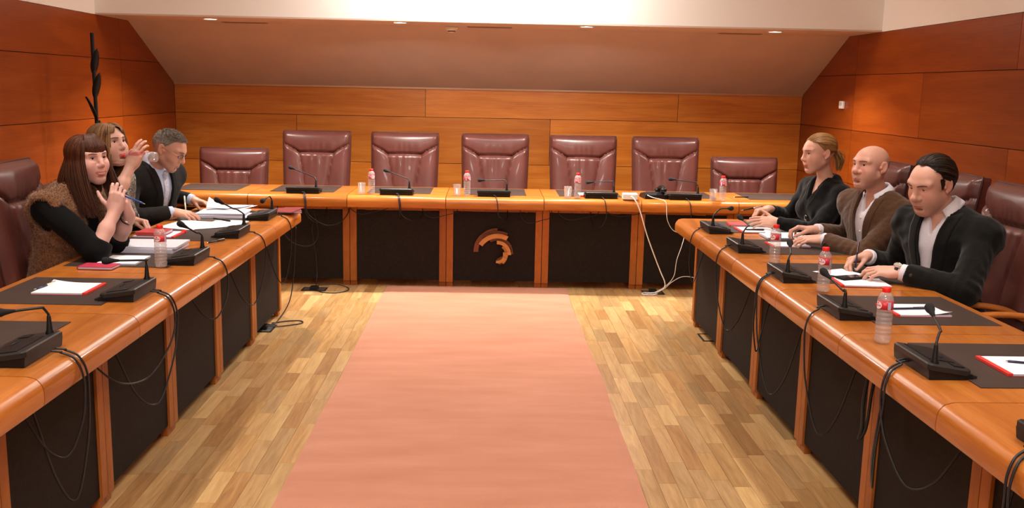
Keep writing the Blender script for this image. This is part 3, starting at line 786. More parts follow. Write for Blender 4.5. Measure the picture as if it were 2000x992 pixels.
# left table
notepad(-1.622, -3.540, .0, .215, .205, 'white notepad with red strip and a pen on the empty left seat', curl=.012)
pen((-1.735, -3.60, TH+.0125), (-1.715, -3.445, TH+.0125), 'dark pen lying along the edge of the notepad on the left table', grip=M_WPLASTIC)
def thinbook(name, label, x, y, rz, w_, d_, t, cover, page=M_PAPER_E, cat='notebook', z=TH+.0015):
    e = local(name, label, cat, x, y, z, rz)
    MB().box((-w_/2, -d_/2, 0), (w_/2, d_/2, .0018), .0006).build('back_cover', cover, e)
    MB().box((-w_/2, -d_/2, t-.0018), (w_/2, d_/2, t), .0006).build('front_cover', cover, e)
    MB().box((-w_/2+.003, -d_/2+.003, .0018), (w_/2-.003, d_/2-.003, t-.0018)).build('page_block', page, e)
    MB().box((-w_/2-.001, -d_/2, .0), (-w_/2+.004, d_/2, t), .001).build('spine', cover, e)
    return e
thinbook('notebook', 'small crimson notebook at the edge of the pad on the left table', -1.690, -3.072, -.03, .155, .100, .013, M_PINK)
notepad(-1.645, -2.895, 3.15, .180, .215, 'white notepad lying between the crimson notebook and the paper stack', strip=False)
stack('paper_stack', 'thick stack of printed white pages behind the bottle on the left table', 'papers', -1.630, -2.555, .0, .300, .250, 3, .030, [M_PAPER_E, M_GREYP], seed=4)
notepad(-1.745, -2.105, 0, .225, .205, 'white notepad with red strip under the red booklets on the left table')
thinbook('booklet', 'red covered booklet on top of a notepad on the left table', -1.765, -2.120, 1.57, .150, .155, .016, plain('red_booklet_cover', (.52, .055, .06), .45), cat='booklet', z=TH+.013)
e = local('loose_sheets', 'loose white sheets spread in front of the suited man', 'papers', -1.62, -1.68, TH+.001, 0)
sheet(e, [(-1.850, -1.83), (-1.62, -1.92), (-1.53, -1.62), (-1.80, -1.50)], TH+.0030, seed=3)
sheet(e, [(-1.62, -1.90), (-1.40, -1.74), (-1.385, -1.56), (-1.60, -1.52)], TH+.0045, seed=5, bend=.010)
pen((-1.630, -1.505, TH+.016), (-1.480, -1.62, TH+.016), 'black pen lying on the loose sheets of the left table', M_BLACK)
stack('paper_stack', 'tall stack of white documents beside the far left microphone', 'papers', -1.610, -1.290, .05, .30, .230, 4, .030, PE, seed=8, jit=.012)
e = local('document', 'stapled white pages being leafed through by the suited man', 'papers', -1.66, -1.13, TH+.03, 0)
sheet(e, [(-1.76, -1.27), (-1.52, -1.20), (-1.47, -.98), (-1.74, -1.06)], TH+.033, 'page', seed=2, bend=.006)
sheet(e, [(-1.74, -1.25), (-1.54, -1.18), (-1.49, -1.0), (-1.73, -1.08)], TH+.038, 'page', seed=6, bend=.010, mat=M_GREYP)
mb = MB(); vs = []
for j in range(7):
    v = j/6
    for i in range(9):
        u = i/8; vs.append((-1.745+.15*u*(1-.25*v), -1.215+.12*v*.6-.02*u, TH+.042+.062*v*(1-u)**1.2+.004*math.sin(v*3)))
k = len(vs); vs += [(a+.0003, b+.0003, c-.0004) for a, b, c in vs]; fs = [(j*9+i, j*9+i+1, j*9+i+10, j*9+i+9) for j in range(6) for i in range(8)]; fs += [tuple(k+q for q in f[::-1]) for f in fs]
mb.add(vs, fs).build('lifted_page', M_PAPER, e, world=True, smooth=True)
thinbook('notebook', 'maroon covered booklet at the far end of the left table', -1.250, -1.030, .25, .15, .20, .014, M_MAROON, cat='booklet')
prop(sheet(None, [(-1.33, -1.16), (-1.20, -1.19), (-1.17, -.93), (-1.30, -.915)], TH+.0165, 'leaflet', seed=9, bend=.004, mat=M_MAROON), 'glossy maroon leaflet lying on the booklet of the left table', 'leaflet')
pen((-1.41, -2.375, TH+.006), (-1.345, -2.25, TH+.006), 'black pen sticking out behind a microphone on the left table', M_BLACK)
# right table
thinbook('notebook', 'red notebook at the far end of the right table', 1.668, -1.330, -.1, .11, .15, .012, M_RED)
notepad(1.725, -1.560, PI, .225, .205, 'white notepad with red strip before the blonde woman', curl=.004)
pen((1.64, -1.60, TH+.014), (1.77, -1.60, TH+.014), 'dark pen lying on the notepad of the blonde woman', M_BLACK)
e = local('folder', 'pale blue white folder lying open between the blonde woman and the bald man', 'folder', 1.83, -1.80, TH+.001, 0)
sheet(e, [(1.690, -1.92), (1.90, -1.94), (1.96, -1.70), (1.745, -1.69)], TH+.014, 'cover', seed=1, bend=.004, mat=plain('pale_blue_paper', (.66, .78, .82), .7))
MB().box((1.70, -1.915, TH+.002), (1.90, -1.72, TH+.0125)).build('page_block', M_PAPER_E, e, world=True)
notepad(1.750, -2.115, PI+.03, .215, .150, 'white notepad with red strip under the hands of the bald man')
notepad(1.755, -3.170, PI-.06, .225, .175, 'white notepad with red strip under the hand of the writing man', curl=.0)
e = local('folded_paper', 'white folded sheet on which the dark-haired man writes', 'papers', 1.76, -2.93, TH+.001, 0)
sheet(e, [(1.625, -2.905), (1.70, -3.02), (1.86, -3.05), (1.80, -2.82)], TH+.004, seed=12, bend=.006)
e = local('mobile_phone', 'dark mobile phone under the left hand of the writing man', 'phone', 1.735, -3.10, TH+.0105, .35)
MB().box((-.062, -.032, 0), (.062, .032, .010), .003).build('case', M_BLACK, e); MB().box((-.052, -.028, .0098), (.052, .028, .0104)).build('screen', plain('phone_screen', (.02, .022, .03), .08), e)
notepad(1.755, -3.715, PI+.02, .220, .195, 'white notepad with red strip and pen at the empty right seat behind the nearest bottle', curl=.016)
pen((1.63, -3.73, TH+.0125), (1.83, -3.705, TH+.0125), 'dark blue pen lying across the notepad behind the nearest right bottle')
notepad(1.775, -4.485, PI, .220, .200, 'white notepad with red strip cut by the right edge of the picture', curl=.01)
pen((1.72, -4.45, TH+.0125), (1.86, -4.50, TH+.0125), 'dark blue pen on the notepad cut by the right edge')
# back table
for x, y, lb in ((-.645, .275, 'white notepad behind the second microphone of the back table'), (.108, .275, 'white notepad behind the middle microphone of the back table'), (.895, .280, 'white notepad with red edge behind the fourth microphone of the back table')):
    notepad(x, y, -R2, .215, .19, lb, t=.010)
pen((1.06+1.0, .30, TH+.006), (1.06+1.13, .315, TH+.006), 'black pen on the pad at the right end of the back table', M_BLACK)
def desk_phone():
    e = empty('desk_telephone', 'black desk telephone with raised handset on the back table', 'telephone', (1.385, .20, ZT), .12)
    MB().prism([(-.09, 0), (-.09, .030), (-.07, .052), (.05, .034), (.085, .012), (.085, 0)], -.088, .088).build('phone_base', M_BLACK, e)
    MB().box((-.02, -.045, .040), (.075, .04, .046), .002, M=Matrix.Rotation(-.14, 4, 'X')).build('keypad', M_BLACK2, e)
    path = [(.062, -.085, .078), (.064, -.05, .088), (.066, .0, .086), (.066, .05, .074), (.064, .085, .058)]
    MB().tube(spline(path, 4), .015, 10).build('handset', M_BLACK, e, smooth=True)
    MB().lathe([(.0005, -.012), (.022, -.012), (.026, 0), (.022, .014), (.0005, .016)], c=(.062, -.082, .070), n=16).build('earpiece', M_BLACK, e, smooth=True)
    MB().lathe([(.0005, -.012), (.022, -.012), (.025, 0), (.022, .014), (.0005, .016)], c=(.064, .080, .052), n=16).build('mouthpiece', M_BLACK, e, smooth=True)
    pts = [(1.315, .120, .775), (1.36, .06, .757), (1.425, .02, .746), (1.450, -.006, .735), (1.458, -.014, .70), (1.462, -.016, .64), (1.475, -.01, .58), (1.52, .0, .51), (1.60, -.02, .47), (1.585, -.06, .40), (1.55, -.06, .28), (1.535, -.05, .15), (1.47, -.03, .06), (1.38, -.02, .008), (1.33, -.03, .004)]
    MB().tube(spline(pts, 6), .0026, 6).build('line_cord', M_WPLASTIC, e, world=True, smooth=True)
desk_phone()
def white_box():
    e = empty('junction_box', 'small white plastic box on the back table with a hanging white cable', 'box', (1.180, .055, ZT), -.05)
    MB().box((-.058, -.035, 0), (.058, .055, .044), .004).build('case', M_WPLASTIC, e)
    MB().box((-.054, -.031, .044), (.054, .051, .0465), .001).build('lid', M_WPLASTIC, e)
    pts = [(1.185, .022, .765), (1.195, .000, .760), (1.225, -.018, .72), (1.262, -.022, .63), (1.315, -.02, .47), (1.375, -.02, .32), (1.435, -.02, .18), (1.470, -.03, .10), (1.465, -.02, .05), (1.40, -.01, .010), (1.31, -.005, .005), (1.30, -.06, .005), (1.38, -.07, .005), (1.42, -.03, .005)]
    MB().tube(spline(pts, 6), .0045, 8).build('cable', M_WPLASTIC, e, world=True, smooth=True)
    pts = [(1.38, -.05, .004), (1.47, -.035, .05), (1.53, -.02, .10), (1.62, 0, .14), (1.74, .02, .12), (1.84, .04, .05), (1.90, .06, .006)]
    MB().tube(spline(pts, 6), .0026, 6).build('cable', M_WPLASTIC, e, world=True, smooth=True)
white_box()

# ------------------------------------------------------------------ floor sockets and floor cables
def floor_box(x, y, rz, label, plug=True, w_=.14, d_=.19):
    e = empty('floor_socket', label, 'floor socket', (x, y, .0002), rz, 'floor socket boxes')
    mb = MB()
    for a, b in (((-w_/2, -d_/2, 0), (w_/2, -d_/2+.012, .004)), ((-w_/2, d_/2-.012, 0), (w_/2, d_/2, .004)), ((-w_/2, -d_/2+.012, 0), (-w_/2+.012, d_/2-.012, .004)), ((w_/2-.012, -d_/2+.012, 0), (w_/2, d_/2-.012, .004))): mb.box(a, b)
    mb.build('frame', M_BLACK2, e); MB().box((-w_/2+.013, -d_/2+.013, 0), (w_/2-.013, d_/2-.013, .002)).build('lid', MATS['oak_floor_tan'] if not plug else M_STEEL, e)
    if plug:
        MB().box((-.03, -.035, .002), (.03, .03, .028), .004).build('plug', M_BLACK, e)
floor_box(-1.275, -.03, 0, 'floor socket with a looped black cable before the back table', True, .19, .13)
floor_box(-1.385, -1.27, .0, 'steel floor socket with plug beside the far end of the left table')
floor_box(1.390, .03, 0, 'floor socket under the white cables before the back table', True, .17, .14)
floor_box(1.525, -1.35, 0, 'floor socket with closed oak lid beside the right table', False, .12, .19)
def cable(pts, label, r=.0038, mat=M_RUBBER, n=7):
    prop(MB().tube(spline(pts, n), r, 7).build('cable', mat, smooth=True), label, 'cable')
cable([(-1.30, .155, .55), (-1.31, .10, .45), (-1.28, .08, .25), (-1.27, .06, .10), (-1.24, -.10, .012), (-1.12, -.17, .005), (-1.02, -.10, .005), (-1.02, .02, .006), (-1.12, .07, .02), (-1.25, .0, .03)], 'black cable looping onto the floor below the back table')
cable([(-1.24, -.88, .62), (-1.245, -.90, .45), (-1.25, -.93, .30), (-1.27, -1.0, .12), (-1.33, -1.15, .012), (-1.37, -1.22, .018), (-1.36, -1.26, .03)], 'black cable dropping from the left table end to its floor socket')
cable([(-1.37, -1.27, .022), (-1.31, -1.24, .008), (-1.22, -1.18, .005), (-1.16, -1.12, .005), (-1.19, -1.06, .005), (-1.28, -1.08, .005), (-1.36, -1.14, .005)], 'black cable curled on the floor beside the left table')
for i, (x0, x1, z) in enumerate(((-1.02, -.70, .60), (-.45, -.16, .58), (.32, .58, .55), (.62, .95, .58), (.98, 1.40, .615))):
    cable([(x0, .10, .66), (x0+.02, .09, z+.02), (x0+(x1-x0)*.3, .08, z-.015), (x0+(x1-x0)*.7, .085, z+.01), (x1-.02, .09, z+.03), (x1, .10, .66)], ['black cable sagging under the back table at the second desk unit', 'black cable sagging under the back table left of the emblem', 'black cable sagging under the back table above the emblem on its right',
        'black cable sagging under the back table right of the emblem', 'black cable sagging under the back table below the white box'][i], .003)
cable([(-1.58, .12, .66), (-1.56, .06, .50), (-1.46, .05, .36), (-1.32, .06, .33), (-1.26, .08, .42), (-1.30, .10, .62)], 'black cable hanging in a wide loop under the left part of the back table', .004)
cable([(1.415, -4.16, .63), (1.40, -4.165, .52), (1.405, -4.16, .42), (1.40, -4.15, .37), (1.415, -4.17, .42), (1.42, -4.18, .55), (1.43, -4.18, .63)], 'bundled black cable tied under the right table', .006)

# ------------------------------------------------------------------ coat stand, wall box, ceiling fittings
def coat_stand():
    e = empty('coat_stand', 'slim black coat stand with leaf-shaped hooks by the left wall', 'coat stand', (-2.62, -.70, 0))
    MB().tube([(0, 0, .012), (0, 0, 1.89)], .0125, 14).build('pole', M_BLACK, e, smooth=False)
    MB().lathe([(.0005, 0), (.18, 0), (.18, .012), (.02, .022), (.0005, .022)], n=32).build('base', M_BLACK, e)
    def hook(z, ang, L=.10):
        c, s = math.cos(ang), math.sin(ang); mb = MB(); vs = []; n = 8
        for i in range(n+1):
            t = i/n; out = .010+L*.60*t**1.3; zz = z-.075+t*.16; wd = .026*math.sin(PI*min(1, .12+t*.88))**.7+.002
            for k in (-1, 0, 1): vs.append((c*(out-(.008 if k else 0))-s*k*wd, s*(out-(.008 if k else 0))+c*k*wd, zz))
        fs = [(i*3+k, i*3+k+1, i*3+k+4, i*3+k+3) for i in range(n) for k in (0, 1)]; q = len(vs)
        vs += [(x-c*.006, y-s*.006, zz) for x, y, zz in vs]; fs += [tuple(q+a for a in f[::-1]) for f in fs]
        bd = [i*3 for i in range(n+1)]+[n*3+1, n*3+2]+[i*3+2 for i in range(n-1, -1, -1)]+[1]
        fs += [(bd[i], bd[(i+1) % len(bd)], q+bd[(i+1) % len(bd)], q+bd[i]) for i in range(len(bd))]
        mb.add(vs, fs); mb.build('leaf_hook', M_BLACK, e, smooth=True)
    hook(1.70, -.75, .10); hook(1.54, -.65, .11); hook(1.38, PI+.75, .10); hook(1.22, 1.6, .09)
coat_stand()
e = empty('wall_box', 'small cream plastic thermostat on the right wall', 'thermostat', (WR, .82, 1.495))
MB().box((-.022, -.042, -.032), (0, .042, .032), .004).build('case', M_WPLASTIC, e); MB().box((-.0235, -.026, -.006), (-.021, .026, .022)).build('grille', plain('cream_grille', (.55, .52, .44), .6), e)
e = empty('smoke_detector', 'round cream smoke detector under the soffit', 'smoke detector', (-.25, .66, ZS))
MB().lathe([(.052, 0), (.052, -.012), (.046, -.026), (.030, -.032), (.028, -.042), (.014, -.046), (.0005, -.046)], n=28).build('housing', M_WPLASTIC, e, smooth=True)
MB().lathe([(.030, -.0335), (.0305, -.037), (.029, -.041)], n=28).build('sensor_slot', M_DARK, e)
for (xa, xb, y), p in zip(((-2.12, -1.76, .70), (-.122, .243, .60), (1.966, 2.32, .72)), ('leftmost', 'middle', 'rightmost')):
    e = empty('air_vent', 'long narrow slot air vent in the soffit, '+p, 'vent', ((xa+xb)/2, y, ZS), 0, 'soffit air vents'); h = (xb-xa)/2
    mb = MB()
    for a, b in (((-h, -.035, -.006), (h, -.027, 0)), ((-h, .027, -.006), (h, .035, 0)), ((-h, -.027, -.006), (-h+.012, .027, 0)), ((h-.012, -.027, -.006), (h, .027, 0))): mb.box(a, b)
    mb.build('frame', plain('vent_frame', (.35, .26, .20), .5), e); MB().box((-h+.012, -.027, -.0015), (h-.012, .027, -.0003)).build('opening', M_DARK, e)
    for k in (-1, 0, 1): MB().box((-h+.012, k*.014-.002, -.006), (h-.012, k*.014+.002, -.0016)).build('slat', plain('vent_slat', (.2, .15, .12), .5), e)
# ------------------------------------------------------------------ people: smooth-union solids turned into meshes
V3 = lambda *a: np.array(a, float)
def nrm(v): v = np.asarray(v, float); return v/np.linalg.norm(v)
def rot_axes(f, up=(0, 0, 1)):
    """columns: forward, left, up"""
    f = nrm(f); l = nrm(np.cross(up, f)); u = np.cross(f, l); return np.stack([f, l, u], 1)
def head_axes(yaw, pitch, roll):
    """yaw about z (0 = +X), pitch down positive, roll toward own right positive (degrees)"""
    y, p, r = map(math.radians, (yaw, pitch, roll))
    M = (Matrix.Rotation(y, 3, 'Z') @ Matrix.Rotation(p, 3, 'Y') @ Matrix.Rotation(r, 3, 'X')); return np.array(M)
class Solid:
    """list of primitives blended with smooth minimum; evaluated on grids or at points"""
    def __init__(s): s.p = []
    def cone(s, a, ra, b, rb, k=.01, flat=0, sq=None, op=1):
        """round cone; flat: 1 cut flat at b, 2 at both; sq=(axis, factor) squashes along axis"""
        s.p.append(dict(t='c', a=np.asarray(a, float), b=np.asarray(b, float), ra=ra, rb=rb, k=k, flat=flat, sq=sq, op=op)); return s
    def ell(s, c, r, R=None, k=.01, op=1):
        s.p.append(dict(t='e', c=np.asarray(c, float), r=np.asarray(r, float), R=np.eye(3) if R is None else R, k=k, op=op)); return s
    def cut(s, fn, box=None):
        s.p.append(dict(t='f', fn=fn, op=0, k=0, box=box)); return s
    def bbox(s, q):
        m = q['k']+.012
        if q['t'] == 'c':
            R = max(q['ra'], q['rb'])*(max(1, q['sq'][1]) if q['sq'] else 1)+m
            return np.minimum(q['a'], q['b'])-R, np.maximum(q['a'], q['b'])+R
        if q['t'] == 'e':
            e = np.sqrt(((q['R']*q['r'])**2).sum(1))+m; return q['c']-e, q['c']+e
        return q['box'] if q['box'] is not None else (V3(-99, -99, -99), V3(99, 99, 99))
    @staticmethod
    def dist(q, X, Y, Z):
        if q['t'] == 'c':
            a, b = q['a'], q['b']; px, py, pz = X-a[0], Y-a[1], Z-a[2]; d = b-a
            if q['sq']:
                n, f = q['sq']; n = nrm(n); t = (px*n[0]+py*n[1]+pz*n[2])*(1/f-1); px = px+t*n[0]; py = py+t*n[1]; pz = pz+t*n[2]
                d = d+n*(d@n)*(1/f-1)
            L = max(d@d, 1e-12); tt = (px*d[0]+py*d[1]+pz*d[2])/L; h = np.clip(tt, 0, 1)
            dd = np.sqrt((px-h*d[0])**2+(py-h*d[1])**2+(pz-h*d[2])**2)-(q['ra']+(q['rb']-q['ra'])*h)
            if q['flat']:
                dd = np.maximum(dd, (tt-1)*math.sqrt(L))
                if q['flat'] == 2: dd = np.maximum(dd, -tt*math.sqrt(L))
            if q['sq']: dd = dd*min(1, q['sq'][1])
            return dd
        c, r, R = q['c'], q['r'], q['R']; px, py, pz = X-c[0], Y-c[1], Z-c[2]
        x = (px*R[0, 0]+py*R[1, 0]+pz*R[2, 0]); y = (px*R[0, 1]+py*R[1, 1]+pz*R[2, 1]); z = (px*R[0, 2]+py*R[1, 2]+pz*R[2, 2])
        k0 = np.sqrt((x/r[0])**2+(y/r[1])**2+(z/r[2])**2); k1 = np.sqrt((x/r[0]**2)**2+(y/r[1]**2)**2+(z/r[2]**2)**2)
        return k0*(k0-1)/np.maximum(k1, 1e-9)
    @staticmethod
    def comb(d, q, dp):
        k = q['k']
        if q['op'] > 0:
            if k <= 0: return np.minimum(d, dp)
            h = np.maximum(k-np.abs(d-dp), 0)/k; return np.minimum(d, dp)-h*h*k*.25
        if k <= 0: return np.maximum(d, -dp)
        h = np.maximum(k-np.abs(d+dp), 0)/k; return np.maximum(d, -dp)+h*h*k*.25
    def at(s, P):
        P = np.asarray(P, float).reshape(-1, 3); X, Y, Z = P.T; d = np.full(len(P), .5)
        for q in s.p:
            d = q['fn'](d, X, Y, Z) if q['t'] == 'f' else s.comb(d, q, s.dist(q, X, Y, Z))
        return d
    def grid(s, lo, hi, h):
        ax = [np.arange(lo[i], hi[i]+h, h) for i in range(3)]; d = np.full([len(a) for a in ax], .2, np.float32)
        for q in s.p:
            a, b = s.bbox(q); sl = []
            for i in range(3):
                i0 = max(0, int((a[i]-lo[i])/h)); i1 = min(len(ax[i]), int((b[i]-lo[i])/h)+2)
                sl.append(slice(i0, max(i0, i1)))
            sl = tuple(sl)
            if any(t.stop <= t.start for t in sl): continue
            X = ax[0][sl[0]][:, None, None]; Y = ax[1][sl[1]][None, :, None]; Z = ax[2][sl[2]][None, None, :]
            d[sl] = q['fn'](d[sl], X, Y, Z) if q['t'] == 'f' else s.comb(d[sl], q, s.dist(q, X, Y, Z))
        return ax, d
    def bounds(s, pad=.01):
        B = [s.bbox(q) for q in s.p if q['op'] > 0]
        return np.min([b[0] for b in B], 0)-pad+.01, np.max([b[1] for b in B], 0)+pad-.01
def nets(ax, d):
    """surface nets on a regular grid -> verts, quads"""
    s = d < 0
    n = np.array(d.shape)
    c = s[:-1, :-1, :-1].astype(np.int8)
    cnt = np.zeros(n-1, np.int8)
    for i in (0, 1):
        for j in (0, 1):
            for k in (0, 1): cnt += s[i:n[0]-1+i, j:n[1]-1+j, k:n[2]-1+k]
    act = np.argwhere((cnt > 0) & (cnt < 8))
    if len(act) == 0: return np.zeros((0, 3)), np.zeros((0, 4), int)
    idx = -np.ones(n-1, np.int32); idx[act[:, 0], act[:, 1], act[:, 2]] = np.arange(len(act))
    off = [(i, j, k) for i in (0, 1) for j in (0, 1) for k in (0, 1)]
    val = np.stack([d[act[:, 0]+o[0], act[:, 1]+o[1], act[:, 2]+o[2]] for o in off], 1)
    acc = np.zeros((len(act), 3)); num = np.zeros(len(act))
    for a in range(8):
        for b in range(a+1, 8):
            oa, ob = np.array(off[a]), np.array(off[b])
            if np.abs(oa-ob).sum() != 1: continue
            va, vb = val[:, a], val[:, b]; m = (va < 0) != (vb < 0)
            t = np.where(m, va/np.where(m, va-vb, 1), 0)
            acc += np.where(m[:, None], oa+(ob-oa)*t[:, None], 0); num += m
    p = act+acc/num[:, None]
    h = [a[1]-a[0] for a in ax]; V = np.stack([ax[i][0]+p[:, i]*h[i] for i in range(3)], 1)
    F = []
    for axis in range(3):
        o1, o2 = [(1, 2), (2, 0), (0, 1)][axis]
        sa = [slice(None)]*3; sb = [slice(None)]*3; sa[axis] = slice(0, -1); sb[axis] = slice(1, None)
        A, B = s[tuple(sa)], s[tuple(sb)]; e = np.argwhere(A != B)
        e = e[(e[:, o1] > 0) & (e[:, o2] > 0) & (e[:, o1] < n[o1]-1) & (e[:, o2] < n[o2]-1)]
        if len(e) == 0: continue
        flip = A[e[:, 0], e[:, 1], e[:, 2]]
        def get(da, db):
            q = e.copy(); q[:, o1] -= da; q[:, o2] -= db; return idx[q[:, 0], q[:, 1], q[:, 2]]
        Q = np.stack([get(1, 1), get(0, 1), get(0, 0), get(1, 0)], 1); Q[~flip] = Q[~flip][:, ::-1]; F.append(Q)
    return V, np.concatenate(F)
def relax(V, F, it=2, w=.5):
    for _ in range(it):
        acc = np.zeros_like(V); num = np.zeros(len(V))
        for a, b in ((0, 1), (1, 2), (2, 3), (3, 0)):
            np.add.at(acc, F[:, a], V[F[:, b]]); np.add.at(num, F[:, a], 1); np.add.at(acc, F[:, b], V[F[:, a]]); np.add.at(num, F[:, b], 1)
        V = V*(1-w)+w*acc/np.maximum(num, 1)[:, None]
    return V
def np_mesh(name, V, F, colors=None, smooth=True):
    me = bpy.data.meshes.new(name); me.vertices.add(len(V)); me.vertices.foreach_set('co', V.astype(np.float32).ravel())
    k = F.shape[1]; me.loops.add(F.size); me.loops.foreach_set('vertex_index', F.astype(np.int32).ravel()); me.polygons.add(len(F))
    me.polygons.foreach_set('loop_start', np.arange(0, F.size, k, dtype=np.int32)); me.polygons.foreach_set('loop_total', np.full(len(F), k, np.int32))
    me.polygons.foreach_set('use_smooth', np.full(len(F), smooth)); me.update(calc_edges=True); me.validate()
    if colors is not None:
        at = me.color_attributes.new('tone', 'FLOAT_COLOR', 'POINT'); c = np.ones((len(V), 4), np.float32); c[:, :3] = colors; at.data.foreach_set('color', c.ravel())
    return me
def solid_mesh(S, h, it=1, lo=None, hi=None):
    b = S.bounds(.015); lo = b[0] if lo is None else lo; hi = b[1] if hi is None else hi
    V, F = nets(*S.grid(lo, hi, h)); return (relax(V, F, it) if it else V), F
def wob(seed, amp, freq, n=5):
    r = np.random.RandomState(seed); K = r.normal(size=(n, 3))*freq; ph = r.rand(n)*6.28
    def fn(d, X, Y, Z):
        t = 0
        for k, p in zip(K, ph): t = t+np.sin(k[0]*X+k[1]*Y+k[2]*Z+p)
        return d+amp*t/math.sqrt(n)
    return fn

def attr_mat(name, rough=.5, sss=0.0, spec=.4, bump=None, sheen=0):
    m = bpy.data.materials.new(name); nt, b = nodes_of(m); N = nt.nodes.new; L = nt.links.new
    a = N('ShaderNodeAttribute'); a.attribute_name = 'tone'; L(a.outputs['Color'], b.inputs['Base Color'])
    b.inputs['Roughness'].default_value = rough; b.inputs['Specular IOR Level'].default_value = spec; b.inputs['Sheen Weight'].default_value = sheen
    if sss: b.inputs['Subsurface Weight'].default_value = sss; b.inputs['Subsurface Radius'].default_value = (.012, .004, .002); b.inputs['Subsurface Scale'].default_value = .6
    if bump:
        tc = N('ShaderNodeTexCoord'); n = N('ShaderNodeTexNoise'); n.inputs['Scale'].default_value = bump[0]; L(tc.outputs['Object'], n.inputs['Vector'])
        bp = N('ShaderNodeBump'); bp.inputs['Strength'].default_value = bump[1]; bp.inputs['Distance'].default_value = .001; L(n.outputs['Fac'], bp.inputs['Height']); L(bp.outputs['Normal'], b.inputs['Normal'])
    return m
M_SKIN = attr_mat('skin', .48, .12, .35, (220, .12))
def fabric(name, c0, c1, scale=300, rough=.85, sheen=.03, stretch=(1, 1, 1), bump=.3, kind='noise', p0=.35, p1=.65):
    m = bpy.data.materials.new(name); nt, b = nodes_of(m); N = nt.nodes.new; L = nt.links.new
    tc = N('ShaderNodeTexCoord'); mp = N('ShaderNodeMapping'); mp.inputs['Scale'].default_value = stretch; L(tc.outputs['Object'], mp.inputs[0])
    if kind == 'voronoi': n = N('ShaderNodeTexVoronoi'); n.inputs['Scale'].default_value = scale; out = n.outputs['Distance']
    else: n = N('ShaderNodeTexNoise'); n.inputs['Scale'].default_value = scale; n.inputs['Detail'].default_value = 3; out = n.outputs['Fac']
    L(mp.outputs[0], n.inputs['Vector'])
    r = N('ShaderNodeValToRGB'); e = r.color_ramp.elements; e[0].position = p0; e[1].position = p1; e[0].color = (*c0, 1); e[1].color = (*c1, 1); L(out, r.inputs['Fac']); L(r.outputs['Color'], b.inputs['Base Color'])
    b.inputs['Roughness'].default_value = rough; b.inputs['Sheen Weight'].default_value = sheen; b.inputs['Specular IOR Level'].default_value = .08
    bp = N('ShaderNodeBump'); bp.inputs['Strength'].default_value = bump; bp.inputs['Distance'].default_value = .001; L(out, bp.inputs['Height']); L(bp.outputs['Normal'], b.inputs['Normal'])
    return m
def hairmat(name, c0, c1, rough=.42):
    m = bpy.data.materials.new(name); nt, b = nodes_of(m); N = nt.nodes.new; L = nt.links.new
    a = N('ShaderNodeAttribute'); a.attribute_name = 'tone'
    r = N('ShaderNodeValToRGB'); e = r.color_ramp.elements; e[0].color = (*c0, 1); e[1].color = (*c1, 1); L(a.outputs['Fac'], r.inputs['Fac'])
    L(r.outputs['Color'], b.inputs['Base Color']); b.inputs['Roughness'].default_value = rough+.08; b.inputs['Specular IOR Level'].default_value = .3
    return m
M_EYEW = plain('eye_white', (.72, .68, .66), .25); M_PUPIL = plain('eye_pupil', (.01, .008, .008), .1); M_LASH = plain('dark_lashes', (.02, .012, .010), .6)

